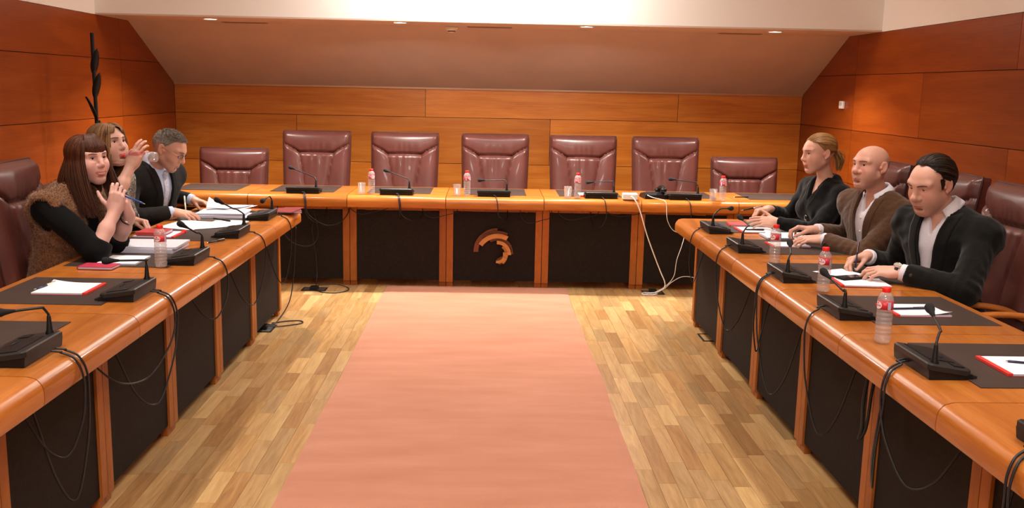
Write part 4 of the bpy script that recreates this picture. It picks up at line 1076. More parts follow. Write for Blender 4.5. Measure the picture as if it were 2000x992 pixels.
class Head:
    """face built in a head frame: x forward, y left, z up; origin between the ears"""
    def __init__(s, c, R, k=1.0, female=False, nose=1.0, jaw=1.0, wide=1.0, chin=1.0, cheek=1.0, smile=0.0, eye_open=1.0, brow=1.0, fat=0.0, ears=1.0, mouth_open=0.0):
        s.c, s.R, s.k = np.asarray(c, float), R, k; s.o = dict(female=female, nose=nose, jaw=jaw, wide=wide, chin=chin, cheek=cheek, smile=smile, eye_open=eye_open, brow=brow, fat=fat, ears=ears, mouth_open=mouth_open)
    def w(s, x, y, z): return s.c+s.R @ (np.array((x, y*s.o['wide'], z))*s.k)
    def add(s, S):
        o = s.o; k = s.k; w = s.w; R = s.R; fem = o['female']; wd = o['wide']
        E = lambda c, r, kk=.012, op=1, Rr=None: S.ell(w(*c), np.array((r[0], r[1]*wd, r[2]))*k, R if Rr is None else Rr, kk*k, op)
        C = lambda a, ra, b, rb, kk=.01, op=1, **q: S.cone(w(*a), ra*k, w(*b), rb*k, kk*k, op=op, **q)
        E((-.008, 0, .036), (.098, .076, .080))
        E((-.030, 0, .020), (.076, .072, .080), .02)
        E((.030, 0, .006), (.064, .063, .082), .03)
        E((.030, 0, -.055), (.056*o['jaw'], .053*o['jaw'], .052), .03)
        for sg in (-1, 1):
            C((-.004, sg*.052*o['jaw'], -.050), .017, (.068, sg*.018, -.098), .017*o['chin'], .03)
            E((.056, sg*.040, -.022), (.030, .026, .026*o['cheek']), .026)
            if fem: E((.050, sg*.034, -.034), (.036, .029, .036), .03)
            if o['fat']: E((.040, sg*.042, -.055), (.036, .026*o['fat'], .032), .03)
        E((.072, 0, -.098), (.020, .022, .018*o['chin']), .025)
        E((.074, 0, -.060), (.026, .033, .030), .025)
        if o['fat']: E((.030, 0, -.100), (.045, .036, .026*o['fat']), .035)
        # brow ridge, sockets
        for sg in (-1, 1):
            C((.086, sg*.010, .034), .009*o['brow'], (.070, sg*.050, .034), .008*o['brow'], .02)
            E((.099, sg*.033, .014), (.0145, .018, .0105), .014, op=-1)
            E((.0725, sg*.0325, .0135), (.0152, .0158, .0140), .007)
        # nose
        nz = o['nose']
        C((.086, 0, .026), .0085, (.1120*1.0+.006*(nz-1), 0, -.018), .0100*nz, .016)
        E((.1090+.010*(nz-1), 0, -.0235), (.0125*nz, .0125*nz, .0105*nz), .010)
        for sg in (-1, 1):
            E((.098, sg*.0135*nz, -.0275), (.0125, .0080*nz, .0082*nz), .008)
            E((.101, sg*.0070*nz, -.0355), (.005, .0036, .003), .003, op=-1)
        # mouth
        sm = o['smile']; mo = o['mouth_open']
        cw = .025+.004*sm; cz = -.0640+.005*sm; cx = .0845-.003*sm
        up = .0050 if not fem else .0056; lo_ = .0062 if not fem else .0074
        for sg in (-1, 1):
            C((cx, sg*cw, cz), .0028, (.0995, sg*.005, -.0605+.001*sm), up, .007)
            C((cx, sg*cw, cz), .0028, (.0975, sg*.005, -.0705-.001*sm-mo), lo_, .007)
        E((.094, 0, -.0825), (.012, .020, .006), .010, op=-1)
        # eye openings
        eo = o['eye_open']
        for sg in (-1, 1):
            Rt = R @ np.array(Matrix.Rotation(sg*.28, 3, 'Z'))
            E((.0885, sg*.0330, .0128-.002*(1-eo)), (.012, .0135, .0052*eo+.0006), .0022, op=-1, Rr=Rt)
        # ears
        for sg in (-1, 1):
            Re = R @ np.array(Matrix.Rotation(sg*-.45, 3, 'Z') @ Matrix.Rotation(-.20, 3, 'Y')); e = o['ears']
            E((-.016, sg*.0835, .002), (.0185*e, .0055, .0310*e), .004, Rr=Re)
            E((-.013, sg*.0885, .006), (.0110*e, .0048, .0200*e), .004, op=-1, Rr=Re)
            E((-.006, sg*.0800, -.024), (.0085, .0060, .0100), .005)
            E((.002, sg*.0790, -.002), (.006, .0055, .009), .004)
        return S
    def neck(s, S, base, r0=.052, r1=.058):
        S.cone(s.w(-.022, 0, -.045), r0*s.k, base, r1*s.k, .03)
    def loc(s, V): return ((V-s.c) @ s.R)/s.k/np.array((1, s.o['wide'], 1))
    def colours(s, V, skin, lip, blush=None, stubble=None, shadow=None):
        P = s.loc(V); x, y, z = P.T; c = np.tile(np.array(skin), (len(V), 1)); g = lambda d, r: np.exp(-(d/r)**2)
        if blush is not None:
            m = np.maximum(g(np.sqrt(((x-.075)/1.2)**2+(np.abs(y)-.042)**2+(z+.022)**2), .024), .8*g(np.sqrt((x-.112)**2+y**2+(z+.022)**2), .016))*.55
            m = np.maximum(m, .6*np.exp(-((np.abs(y)-.082)/.012)**2)*np.exp(-((z)/.03)**2)*(np.abs(x+.01) < .03)); c = c*(1-m[:, None])+np.array(blush)*m[:, None]
        if stubble is not None:
            m = 1/(1+np.exp((z+.040-.25*np.maximum(0, .06-x)*0)/.007))*(x > -.005)*np.clip((x+.005)/.03, 0, 1)*(z > -.125)*.45; c = c*(1-m[:, None])+np.array(stubble)*m[:, None]
        sm = s.o['smile']; cz = -.0655+(.005*sm)*np.clip(np.abs(y)/.025, 0, 1)**2
        w_ = np.clip(1-(np.abs(y)/(.0275+.004*sm))**2.2, 0, 1); th = .0098*np.sqrt(w_)*(1 if not s.o['female'] else 1.2)
        m = np.clip((th-np.abs(z-cz+.0012))/.0022+.5, 0, 1)*(x > .072)*(w_ > 0)
        c = c*(1-m[:, None])+np.array(lip)*m[:, None]
        if shadow is not None:
            m = g(np.sqrt((np.abs(y)-.033)**2+((z-.021)/.7)**2), .013)*(x > .06)*.6; c = c*(1-m[:, None])+np.array(shadow)*m[:, None]
        return c
    def surf(s, S, p, d=(1, 0, 0), out=0.0):
        """march from outside along -d (head frame) to the skin, return world point lifted by out"""
        d = nrm(d); D = s.R @ d; o = s.w(*p)+D*.12; t = 0
        for _ in range(60):
            q = float(S.at(o-D*t)[0])
            if abs(q) < 2e-4 or t > .25: break
            t += max(q, 2e-4)*.9
        return o-D*(t-out)
def mouth(par, H, S, line=(.16, .04, .035), teeth=False):
    sm = H.o['smile']; ys = np.linspace(-1, 1, 13); w_ = .0245+.004*sm; zc = lambda a: -.0650+(.0052*sm)*a*a+.0006*math.cos(a*6)
    pts = [H.surf(S, (.09, a*w_, zc(a)), (1, .3*a, 0), .0001) for a in ys]
    MB().tube(pts, [.0011*H.k*(1.15-.7*abs(a)) for a in ys], 6).build('mouth_line', plain('mouth_line_%.3f' % line[0], line, .5), par, world=True, smooth=True)
    if teeth:
        rows = [[H.surf(S, (.095, a*w_*.72, zc(a*.72)+dz*max(.05, 1-a*a)**.5), (1, .2*a, 0), .0006) for a in np.linspace(-1, 1, 11)] for dz in (.0022, 0, -.0024)]
        V, F = sheetmesh(np.array(rows), .0004, H.R[:, 0]); add_mesh('teeth', V, F, plain('teeth', (.78, .72, .66), .3), par)
def eyes(par, H, S, iris=(.06, .03, .015), gaze=(0, 0), lash=False, browcol=(.05, .025, .012), browthick=.0032, browlift=0.0, browin=0.0):
    M_I = plain('iris_%.3f_%.3f' % iris[:2], iris, .15)
    for sg in (-1, 1):
        c = H.w(.0725, sg*.0325, .0132); R = H.R @ np.array(Matrix.Rotation(gaze[0], 3, 'Z') @ Matrix.Rotation(gaze[1], 3, 'Y')); r = .0139*H.k
        mb = MB(); n = 20; angs = [0, .12, .19, .30, .42, .48, .7, 1.0, 1.4, 1.8]; vs = []; fs = []
        for i, a in enumerate(angs):
            for k in range(n):
                t = 2*PI*k/n; v = np.array((math.cos(a), math.sin(a)*math.cos(t), math.sin(a)*math.sin(t)))*r; vs.append(c+R @ v)
        mi = []
        mb.v = [tuple(v) for v in vs]
        for i in range(len(angs)-1):
            for k in range(n): mb.f.append((i*n+k, i*n+(k+1) % n, (i+1)*n+(k+1) % n, (i+1)*n+k)); mb.m.append(2 if angs[i] < .19 else (1 if angs[i] < .48 else 0))
        mb.build('eye', [M_EYEW, M_I, M_PUPIL], par, world=True, smooth=True)
        pts = []; B = plain('brow_%.3f_%.3f' % (browcol[0], browcol[1]), browcol, .8)
        for t in np.linspace(0, 1, 9):
            y = .014+t*.034; z = .0320+browlift+.0050*math.sin(t*2.4)-.003*t+browin*(1-t); pts.append(H.surf(S, (.082-.012*t, sg*y, z), (1, sg*.35*t, .05), .0006))
        MB().tube(pts, [browthick*H.k*(.45+.75*math.sin(.5+t*2.3)) for t in np.linspace(0, 1, 9)], 6, flat=(1, .8)).build('eyebrow', B, par, world=True, smooth=True)
        pts = []
        for t in np.linspace(0, 1, 9):
            a = -1+2*t; yy = .0325+a*.0142; zz = .0126+(.0052*H.o['eye_open']+.0010)*math.sqrt(max(0, 1-a*a))+.0004
            v = np.array((math.sqrt(max(0, 1-a*a*.7)), 0, 0)); pts.append(H.w(.0725+.0152*math.sqrt(max(.05, 1-(a*.80)**2-.10)), sg*yy, zz))
        MB().tube(pts, .0010*H.k*(1.7 if lash else 1.0), 5).build('eyelashes', M_LASH, par, world=True)

def hand(S, wrist, fdir, back, right, k=1.0, curl=(.5, .5, .5, .5), spread=.06, thumb=(.5, .3), tcurl=.35, bend=None, tip=.55):
    """fdir fingers direction, back = normal of the back of the hand, right = True for a right hand. returns fingertip points"""
    f = nrm(fdir); b = np.asarray(back, float); b = nrm(b-f*(b@f)); t = np.cross(f, b)*(-1 if right else 1)   # t points to the thumb side
    W = np.asarray(wrist, float); P = lambda x, y, z: W+(f*x+t*y+b*z)*k
    S.cone(P(-.02, 0, 0), .0255*k, P(.018, 0, 0), .026*k, .02, sq=(b, .74))
    R = np.stack([f, t, b], 1)
    S.ell(P(.050, -.002, 0), np.array((.048, .041, .0145))*k, R, .018)
    S.ell(P(.030, .020, -.006), np.array((.034, .020, .016))*k, R, .015)
    S.ell(P(.035, -.025, -.005), np.array((.036, .015, .015))*k, R, .015)
    tips = {}; base = [(.088, .029), (.093, .0095), (.089, -.0105), (.080, -.029)]; Ls = [(.043, .026, .022), (.048, .030, .024), (.045, .028, .023), (.035, .021, .020)]; rs = [.0088, .0090, .0086, .0076]
    for i in range(4):
        x, y = base[i]; c = curl[i]; a = 0; p = np.array((x, y, .0005)); q0 = P(*p); sp = spread*(1.5-i)
        S.cone(P(x-.030, y*.9, .002), rs[i]*k, q0, rs[i]*1.12*k, .010)
        cc = (c*.75, c*1.0, c*tip) if not isinstance(c, (tuple, list)) else c
        for j in range(3):
            a += cc[j]; L = Ls[i][j]; p2 = p+np.array((math.cos(a)*math.cos(sp), math.cos(a)*math.sin(sp), -math.sin(a)))*L; q1 = P(*p2)
            S.cone(q0, rs[i]*(1.03-.08*j)*k, q1, rs[i]*(.97-.09*j)*k, .0035 if j else .005); q0, p = q1, p2
        tips[i] = q0
    # thumb
    o = np.array((.018, .026, -.006)); d = np.array((math.cos(thumb[0]), math.sin(thumb[0]), -thumb[1])); d = d/np.linalg.norm(d); p1 = o+d*.044
    S.cone(P(*o), .0135*k, P(*p1), .0112*k, .010)
    d2 = d+np.array((.35, -.55, -.35))*tcurl; d2 /= np.linalg.norm(d2); p2 = p1+d2*.032; S.cone(P(*p1), .0108*k, P(*p2), .0098*k, .004)
    d3 = d2+np.array((.25, -.55, -.25))*tcurl; d3 /= np.linalg.norm(d3); p3 = p2+d3*.025; S.cone(P(*p2), .0098*k, P(*p3), .0078*k, .004)
    tips[4] = P(*p3); tips['palm'] = P(.05, 0, -.02); tips['c'] = P(.055, 0, 0)
    return tips
def elbow(s, w, a, b, hint):
    s, w = np.asarray(s, float), np.asarray(w, float); d = w-s; L = np.linalg.norm(d)
    if L > (a+b)*.995: a, b = a*L/(a+b)*1.006, b*L/(a+b)*1.006
    x = (a*a-b*b+L*L)/(2*L); h = math.sqrt(max(0, a*a-x*x)); u = d/L; n = np.asarray(hint, float); n = nrm(n-u*(n@u)); return s+u*x+n*h

class Body:
    """torso frame from yaw and lean; holds the joints"""
    def __init__(s, pelvis, neck, yaw, sh=.185, k=1.0, shl=None, shr=None, drop=.078):
        s.P, s.N = np.asarray(pelvis, float), np.asarray(neck, float); s.k = k; y = math.radians(yaw)
        s.u = nrm(s.N-s.P); f = np.array((math.cos(y), math.sin(y), 0)); s.f = nrm(f-s.u*(f@s.u)); s.l = np.cross(s.u, s.f); s.R = np.stack([s.f, s.l, s.u], 1)
        s.L = np.linalg.norm(s.N-s.P)
        s.SL = s.N+s.l*sh-s.u*drop if shl is None else np.asarray(shl, float); s.SR = s.N-s.l*sh-s.u*drop if shr is None else np.asarray(shr, float)
    def at(s, f, l, u): return s.P+s.f*f+s.l*l+s.u*u
    def local(s, X, Y, Z):
        x, y, z = X-s.P[0], Y-s.P[1], Z-s.P[2]; f, l, u = s.f, s.l, s.u
        return x*f[0]+y*f[1]+z*f[2], x*l[0]+y*l[1]+z*l[2], x*u[0]+y*u[1]+z*u[2]
    def torso(s, S, e=0.0, fem=False, belly=1.0, w=1.0, k=.05, bust=0.0):
        L = s.L; T = s.at
        S.ell(T(0, 0, .02), (.115+e, .165*w+e, .12+e), s.R, k)
        S.ell(T(.012*belly, 0, L*.36), (.108*belly+e, .142*w+e, .17+e), s.R, k)
        S.ell(T(.006, 0, L*.70), (.112+e, .158*w+e, .165+e), s.R, k)
        if bust:
            for sg in (-1, 1): S.ell(T(.085, sg*.072, L*.66), (.055*bust+e, .062+e, .062+e), s.R, .04)
        for sh in (s.SL, s.SR):
            S.cone(s.N-s.u*.030-s.f*.012, .040+e, sh+s.u*.006, .044+e, k)
            S.cone(T(0, 0, L*.70), .10+e, sh-s.u*.02, .050+e, k)
        return S
def blocks_mesh(S, coarse, fine, lo=None, hi=None):
    """coarse mesh of the whole solid, replaced inside the given boxes by finer meshes of the same solid"""
    Vs, Fs, n = [], [], 0
    V, F = solid_mesh(S, coarse, 1); ctr = V[F].mean(1); keep = np.ones(len(F), bool)
    for lo_, hi_, h in fine:
        keep &= ~np.all((ctr > lo_+h*2.5) & (ctr < hi_-h*2.5), 1)
    Vs.append(V); Fs.append(F[keep]); n = len(V)
    for lo_, hi_, h in fine:
        V, F = nets(*S.grid(lo_, hi_, h))
        if len(V) == 0: continue
        V = relax(V, F, 1, .35); Vs.append(V); Fs.append(F+n); n += len(V)
    V, F = np.concatenate(Vs), np.concatenate(Fs)
    used = np.zeros(len(V), bool); used[F.ravel()] = True; mp = np.cumsum(used)-1
    return V[used], mp[F]
def box_of(pts, pad): pts = np.array(pts); return pts.min(0)-pad, pts.max(0)+pad
def add_mesh(name, V, F, mat, par, colors=None): return link(name, np_mesh(name, V, F, colors), mat, par, world=True)

def locks(name, mat, par, paths, r=.003, flat=None, taper=.25, n=5, seed=0):
    """hair as many thin tapered strands joined into one part; tone varies by strand"""
    Vs, Fs, Ts, o = [], [], [], 0; rr = np.random.RandomState(seed); an = np.arange(n)*2*PI/n; ca, sa = np.cos(an)[None, :, None], np.sin(an)[None, :, None]
    for P in paths:
        P = np.array([tuple(p) for p in P], float); N = len(P); t = np.gradient(P, axis=0); t /= np.maximum(np.linalg.norm(t, axis=1, keepdims=True), 1e-9)
        ref = nrm(np.cross(P[-1]-P[0], (.31, .83, .45))+1e-6); a = np.cross(t, ref); bad = np.linalg.norm(a, axis=1) < .1; a[bad] = np.cross(t[bad], (.7, -.2, .6)); a /= np.linalg.norm(a, axis=1, keepdims=True); b = np.cross(t, a)
        q = np.linspace(0, 1, N); rad = rr.uniform(.7, 1.25)*r*np.minimum(1, .08+5*q)*(1-(1-taper)*np.clip((q-.55)/.45, 0, 1)**1.5)
        V = P[:, None]+(a[:, None]*ca+b[:, None]*sa)*rad[:, None, None]; i, k = np.meshgrid(np.arange(N-1), np.arange(n), indexing='ij')
        F = np.stack([i*n+k, i*n+(k+1) % n, (i+1)*n+(k+1) % n, (i+1)*n+k], -1).reshape(-1, 4)
        Vs.append(V.reshape(-1, 3)); Fs.append(F+o); o += N*n; Ts.append(np.full((N*n, 3), np.clip(rr.normal(.45, .25), 0, 1)))
    return add_mesh(name, np.concatenate(Vs), np.concatenate(Fs), mat, par, np.concatenate(Ts))
class Scalp:
    def __init__(s, H, c=(-.010, 0, .034), r=(.104, .084, .090)): s.H, s.c, s.r = H, np.array(c), np.array(r)
    def p(s, az, el, off=0.0):
        """az 0 front, + left (rad); el elevation (rad)"""
        d = np.array((math.cos(el)*math.cos(az), math.cos(el)*math.sin(az), math.sin(el))); q = s.c+d*(s.r+off); return s.H.w(*q)
    def arc(s, a, b, n=10, o0=0, o1=0, bulge=0):
        """points over the scalp between two (az, el) directions"""
        D = lambda az, el: np.array((math.cos(el)*math.cos(az), math.cos(el)*math.sin(az), math.sin(el)))
        da, db = D(*a), D(*b); w_ = math.acos(max(-1, min(1, da @ db))); out = []
        for i in range(n+1):
            t = i/n; d = da if w_ < 1e-4 else (math.sin((1-t)*w_)*da+math.sin(t*w_)*db)/math.sin(w_); q = s.c+d*(s.r+o0+(o1-o0)*t+bulge*math.sin(PI*t)); out.append(s.H.w(*q))
        return out
def legs(par, B, knee_dir, mat, shoe, reach=.42, spread=.10, thick=1.0, seat=.47):
    S = Solid(); kd = nrm(knee_dir); sd = np.array((-kd[1], kd[0], 0)); feet = []
    for sg in (-1, 1):
        hip = B.P+sd*sg*.085+np.array((0, 0, -.01)); kn = np.array((*(B.P+kd*reach+sd*sg*spread)[:2], seat+.045)); an = np.array((*(kn+kd*.05)[:2], .085))
        S.cone(hip, .088*thick, kn, .062*thick, .03).cone(kn, .060*thick, an, .047*thick, .02, flat=1); feet.append(an)
    S.ell(B.P+np.array((0, 0, .0)), np.array((.13, .17, .10))*thick, B.R, .04)
    V, F = solid_mesh(S, .014, 1); add_mesh('trousers', V, F, mat, par)
    for an in feet:
        S = Solid(); c = np.array((an[0], an[1], 0)); S.cone(c+np.array((0, 0, .055)), .038, c+kd*.16+np.array((0, 0, .034)), .034, .02).cone(c-kd*.03+np.array((0, 0, .04)), .038, c+np.array((0, 0, .075)), .042, .02)
        S.cut(lambda d, X, Y, Z: np.maximum(d, .002-Z)); V, F = solid_mesh(S, .009, 1); add_mesh('shoe', V, F, shoe, par)
# ------------------------------------------------------------------ clothing helpers
def sleeve(S, sh, el, wr, r=(.064, .053, .043), cut=.018, k=.03):
    sh, el, wr = map(np.asarray, (sh, el, wr)); d = nrm(wr-el)
    S.cone(sh, r[0]*.90, el, r[1], k).cone(el, r[1], wr-d*cut, r[2], .02, flat=1)
    u = nrm(el-sh)
    def fold(q, X, Y, Z):
        x, y, z = X-el[0], Y-el[1], Z-el[2]; R2_ = x*x+y*y+z*z; a = x*d[0]+y*d[1]+z*d[2]; b = x*u[0]+y*u[1]+z*u[2]; s_ = np.where(a > 0, a, b)
        return q+.0032*np.sin(s_*150+9*(x*u[1]-y*u[0])+3*z)*np.exp(-R2_/.011)
    S.cut(fold, (el-.22, el+.22))
def skin_arm(S, el, wr, k=1.0, frm=.0):
    S.cone(np.asarray(el)+(np.asarray(wr)-np.asarray(el))*frm, .040*k, np.asarray(el)*.45+np.asarray(wr)*.55, .036*k, .02).cone(np.asarray(el)*.45+np.asarray(wr)*.55, .036*k, wr, .0255*k, .02)
def vcut(B, top_w, bottom_u, top_u, shift=0.0, neck_r=.062, fmin=0.0, neck_u=None, power=1.0):
    """opening of a jacket front: V from the neck to the button, plus the neck hole"""
    nu = B.L+.0 if neck_u is None else neck_u
    def fn(d, X, Y, Z):
        f, l, u = B.local(X, Y, Z); t = np.clip((u-bottom_u)/(top_u-bottom_u), 0, 1.6)
        q = np.abs(l-shift*(1-t))-top_w*np.minimum(t, 1.05)**power; q = np.maximum(q, bottom_u-u); reg = np.maximum(q, fmin-f); d = np.maximum(d, -reg)
        nk = np.maximum(np.sqrt((f+.006)**2+l**2)-neck_r, nu-.045-u); return np.maximum(d, -nk)
    return fn
def drape(S, B, rows, out=.003, thick=.003, start=.34):
    """rows: grid of (l, u) torso coordinates dropped onto solid S along the torso's forward axis -> thick sheet"""
    G = np.array(rows, float); n, m = G.shape[:2]; g = G.reshape(-1, 2); o = B.P+np.outer(g[:, 0], B.l)+np.outer(g[:, 1], B.u)+B.f*start; t = np.zeros(len(g))
    for _ in range(90):
        d = S.at(o-t[:, None]*B.f); t = np.minimum(t+np.maximum(d, 1e-4)*.8, start+.06)
    P = o-(t-out)[:, None]*B.f; P = P.reshape(n, m, 3); return sheetmesh(P, thick, B.f)
def sheetmesh(P, thick, nrml=None):
    n, m = P.shape[:2]; du = np.gradient(P, axis=1); dv = np.gradient(P, axis=0); N = np.cross(du, dv); N /= np.maximum(np.linalg.norm(N, axis=2, keepdims=True), 1e-9)
    if nrml is not None and (N.reshape(-1, 3) @ nrml).mean() < 0: N = -N
    A = P+N*thick; B_ = P-N*thick*.5; V = np.concatenate([A.reshape(-1, 3), B_.reshape(-1, 3)]); k = n*m; F = []
    for j in range(n-1):
        for i in range(m-1):
            a = j*m+i; F.append((a, a+1, a+m+1, a+m)); F.append((k+a+m, k+a+m+1, k+a+1, k+a))
    ring = [i for i in range(m)]+[j*m+m-1 for j in range(1, n)]+[(n-1)*m+i for i in range(m-2, -1, -1)]+[j*m for j in range(n-2, 0, -1)]
    for a, b in zip(ring, ring[1:]+ring[:1]): F.append((b, a, a+k, b+k))
    return V, np.array(F)
def lapels(par, S, B, mat, bottom_u, top_u, top_w, wide=.055, notch=.62, shift=0.0, out=.006):
    for sg in (-1, 1):
        rows = []
        for t in np.linspace(0.0, 1.02, 22):
            u = bottom_u+(top_u-bottom_u)*t; inner = top_w*t+shift*(1-t)*sg*0
            w_ = wide*min(1, .15+t*1.25) if t < notch else wide*(.62+.25*(t-notch))
            if t >= 1: w_ *= .9
            rows.append([(sg*(inner-.004+w_*s), u+(.018*s if t > .3 else 0)) for s in np.linspace(0, 1, 7)])
        V, F = drape(S, B, rows, out, .0045); add_mesh('lapel', V, F, mat, par)
def collar(par, H, B, mat, r=.064, gap=.42, h=.034, drop=.032, spread=.035, tilt=None, name='collar', base=None):
    """turned-down shirt collar around the neck"""
    c = B.N+B.u*.004 if base is None else base; ax = nrm(H.w(-.022, 0, -.06)-c) if tilt is None else tilt; f = nrm(B.f-ax*(B.f@ax)); l = np.cross(ax, f)
    A = np.linspace(-PI+.001, PI-.001, 61); A = [a for a in A]; P = []
    th = np.linspace(gap, 2*PI-gap, 48); rows = []
    for q in range(6):
        row = []
        for a in th:
            fr = max(0, math.cos(a))**2.5; x = [0, .35, .75, 1, 1, 1][q]
            if q == 0: rr, hh = r*.98, -.012
            elif q == 1: rr, hh = r*.95, h*.5
            elif q == 2: rr, hh = r*.93, h*(1-.35*fr)
            elif q == 3: rr, hh = r*1.02, h*(1-.35*fr)+.001
            elif q == 4: rr, hh = r*1.16+.01*fr, h*.35-drop*.5*fr
            else: rr, hh = r*1.26+spread*fr*.6, -.006-drop*fr
            row.append(c+f*math.cos(a)*rr+l*math.sin(a)*rr+ax*hh)
        rows.append(row)
    V, F = sheetmesh(np.array(rows), .0014); return add_mesh(name, V, F, mat, par)
def cuff(par, el, wr, mat, r=.036, L=.030, off=-.004):
    el, wr = np.asarray(el), np.asarray(wr); d = nrm(wr-el); S = Solid().cone(wr-d*(L-off), r*1.02, wr+d*off, r*.96, 0, flat=2); V, F = solid_mesh(S, .004, 1); add_mesh('shirt_cuff', V, F, mat, par)
def person(loc, label): return empty('person', label, 'person', (loc[0], loc[1], 0))
def button(par, p, n, mat, r=.007):
    q = Vector(n).to_track_quat('Z', 'Y').to_matrix().to_4x4(); MB().lathe([(.0005, .0022), (r*.6, .0022), (r, .0012), (r, -.002), (.0005, -.002)], c=tuple(p), n=14, M=q).build('button', mat, par, world=True, smooth=True)

# ------------------------------------------------------------------ left side: man in a dark suit leafing through papers
def man_suit():
    par = person((-2.12, -1.24), 'man with grey hair and glasses in a dark suit leafing through papers')
    H = Head((-1.925, -1.345, 1.160), head_axes(-6, 30, 0), 1.0, nose=1.12, jaw=1.0, eye_open=.35, brow=1.2, ears=1.05)
    B = Body((-2.13, -1.22, .53), (-2.035, -1.300, 1.060), -30, .170, drop=.080)
    wR, wL = V3(-1.862, -1.490, .788), V3(-1.885, -1.010, .805)
    eR = elbow(B.SR, wR, .30, .27, (-.5, -1, -.6)); eL = elbow(B.SL, wL, .30, .27, (-.3, .8, -.8))
    S = Solid(); H.add(S); H.neck(S, B.N-B.u*.02, .049, .052); B.torso(S, -.014); 
    skin_arm(S, eR, wR, .95, .5); skin_arm(S, eL, wL, .95, .5)
    hand(S, wR, (.98, -.12, -.10), (.1, -.25, 1), True, .98, (.45, .5, .55, .6), .04, (.55, .35), .5)
    tl = hand(S, wL, (.92, -.25, -.16), (.15, .15, 1), False, .98, (.55, .6, .65, .7), .04, (.45, .55), .5)
    hb = (H.c-.165, H.c+.165); r_ = box_of([wR, wR+V3(.19, -.02, -.02)], .07); l_ = box_of([wL, wL+V3(.18, -.05, -.03)], .07)
    V, F = blocks_mesh(S, .010, [(hb[0], hb[1], .0026), (*r_, .0028), (*l_, .0028)])
    c = H.colours(V, (.58, .30, .205), (.46, .19, .14), (.60, .24, .16), (.36, .20, .15))
    add_mesh('body', V, F, M_SKIN, par, c)
    eyes(par, H, S, (.05, .035, .02), (0, .35), browcol=(.12, .09, .07)); mouth(par, H, S)
    suit = fabric('dark_grey_suit_wool', (.011, .010, .009), (.022, .019, .017), 240); shirt = fabric('pale_blue_shirt_cotton', (.50, .58, .80), (.58, .66, .86), 300, .8, .1, bump=.1)
    SS = Solid(); B.torso(SS, .006); SS.cut(wob(1, .0015, 60)); V, F = solid_mesh(SS, .008, 1); add_mesh('shirt', V, F, shirt, par)
    J = Solid(); B.torso(J, .022); J.cut(wob(3, .0022, 38)); J0 = Solid(); J0.p = list(J.p)
    bu, tu, tw = B.L*.12, B.L*.98, .060; J.cut(vcut(B, tw, bu, tu, neck_r=.064)); sleeve(J, B.SR, eR, wR, cut=.03); sleeve(J, B.SL, eL, wL, cut=.03); J.cut(wob(4, .0012, 85)); V, F = solid_mesh(J, .0068, 1); jk = add_mesh('jacket', V, F, suit, par)
    lapels(jk, J0, B, suit, bu, tu, tw, .062)
    collar(par, H, B, shirt, .066, .40, .036)
    tie = fabric('silver_striped_tie', (.42, .42, .52), (.72, .72, .80), 60, .5, .1, (1, 1, 6), .1)
    rows = [[(s*(.012+.020*min(1, t*1.2)), B.L*(.93-.78*t)) for s in np.linspace(-1, 1, 7)] for t in np.linspace(0, 1, 16)]; V, F = drape(SS, B, rows, .008, .003); add_mesh('tie', V, F, tie, par)
    kn = B.at(.105, 0, B.L*.925); S2 = Solid().cone(kn+B.u*.016, .018, kn-B.u*.016, .012, .01); V, F = solid_mesh(S2, .004, 1); add_mesh('tie_knot', V, F, tie, par)
    for e, w in ((eR, wR), (eL, wL)): cuff(par, e, w, shirt, .0375)
    # hair: short grey
    sc = Scalp(H, r=(.1005, .080, .086)); hm = hairmat('grey_hair', (.085, .068, .052), (.40, .34, .28), .6); P = []; r = random.Random(3)
    for i in range(5200):
        az = r.uniform(-PI, PI); el = math.asin(r.uniform(-.55, 1)); front = math.cos(az)
        if front > .30 and el < .50+.22*front: continue
        if .30 >= front > -.05 and el < .10: continue
        if -.05 >= front > -.5 and el < -.10: continue
        q = sc.p(az, el, -.004); d = nrm(q-H.w(-.01, 0, .0)); fw = H.R[:, 0]; t = nrm(d*.55+fw*(.8 if el > .5 else -.35)+H.R[:, 2]*(-.9 if el < .4 else .1)+np.array([r.gauss(0, .22) for _ in range(3)]))
        L = .020 if el > .5 else .012; P.append([q, q+t*L*.5+d*.002, q+t*L+d*.001])
    locks('hair', hm, par, P, .0016, None, .2, 4, 1)
    S3 = Solid(); S3.ell(H.w(-.012, 0, .036), np.array((.1005, .0795, .0835)), H.R, 0)
    def capcut(d, X, Y, Z):
        x = X-H.c[0]; y = Y-H.c[1]; z = Z-H.c[2]; R = H.R; a = x*R[0, 0]+y*R[1, 0]+z*R[2, 0]; b = x*R[0, 1]+y*R[1, 1]+z*R[2, 1]; c_ = x*R[0, 2]+y*R[1, 2]+z*R[2, 2]
        return np.maximum(d, np.maximum(a-.062+np.maximum(0, .085-c_)*.9, -.045+np.maximum(0, a+.045)*1.5-c_))
    S3.cut(capcut); V, F = solid_mesh(S3, .004, 1); add_mesh('hair_base', V, F, hm, par, np.full((len(V), 3), .28))
    # glasses
    gm = plain('glasses_frame', (.02, .02, .025), .3); e = []
    for sg in (-1, 1):
        ring = [H.w(.1035-.010*abs(math.sin(a))*0-.012*(abs(.0345+.021*math.cos(a))/.055)**2, sg*(.0345+.0225*math.copysign(abs(math.cos(a))**.6, math.cos(a))), .010+.0125*math.copysign(abs(math.sin(a))**.6, math.sin(a))) for a in np.linspace(0, 2*PI, 25)]
        MB().tube(ring, .0020, 6).build('glasses_rim', gm, par, world=True)
        MB().tube([H.w(.092, sg*.056, .014), H.w(.05, sg*.079, .016), H.w(-.005, sg*.083, .018), H.w(-.022, sg*.083, .004)], .0016, 6).build('glasses_temple', M_CHROME if sg < 0 else gm, par, world=True)
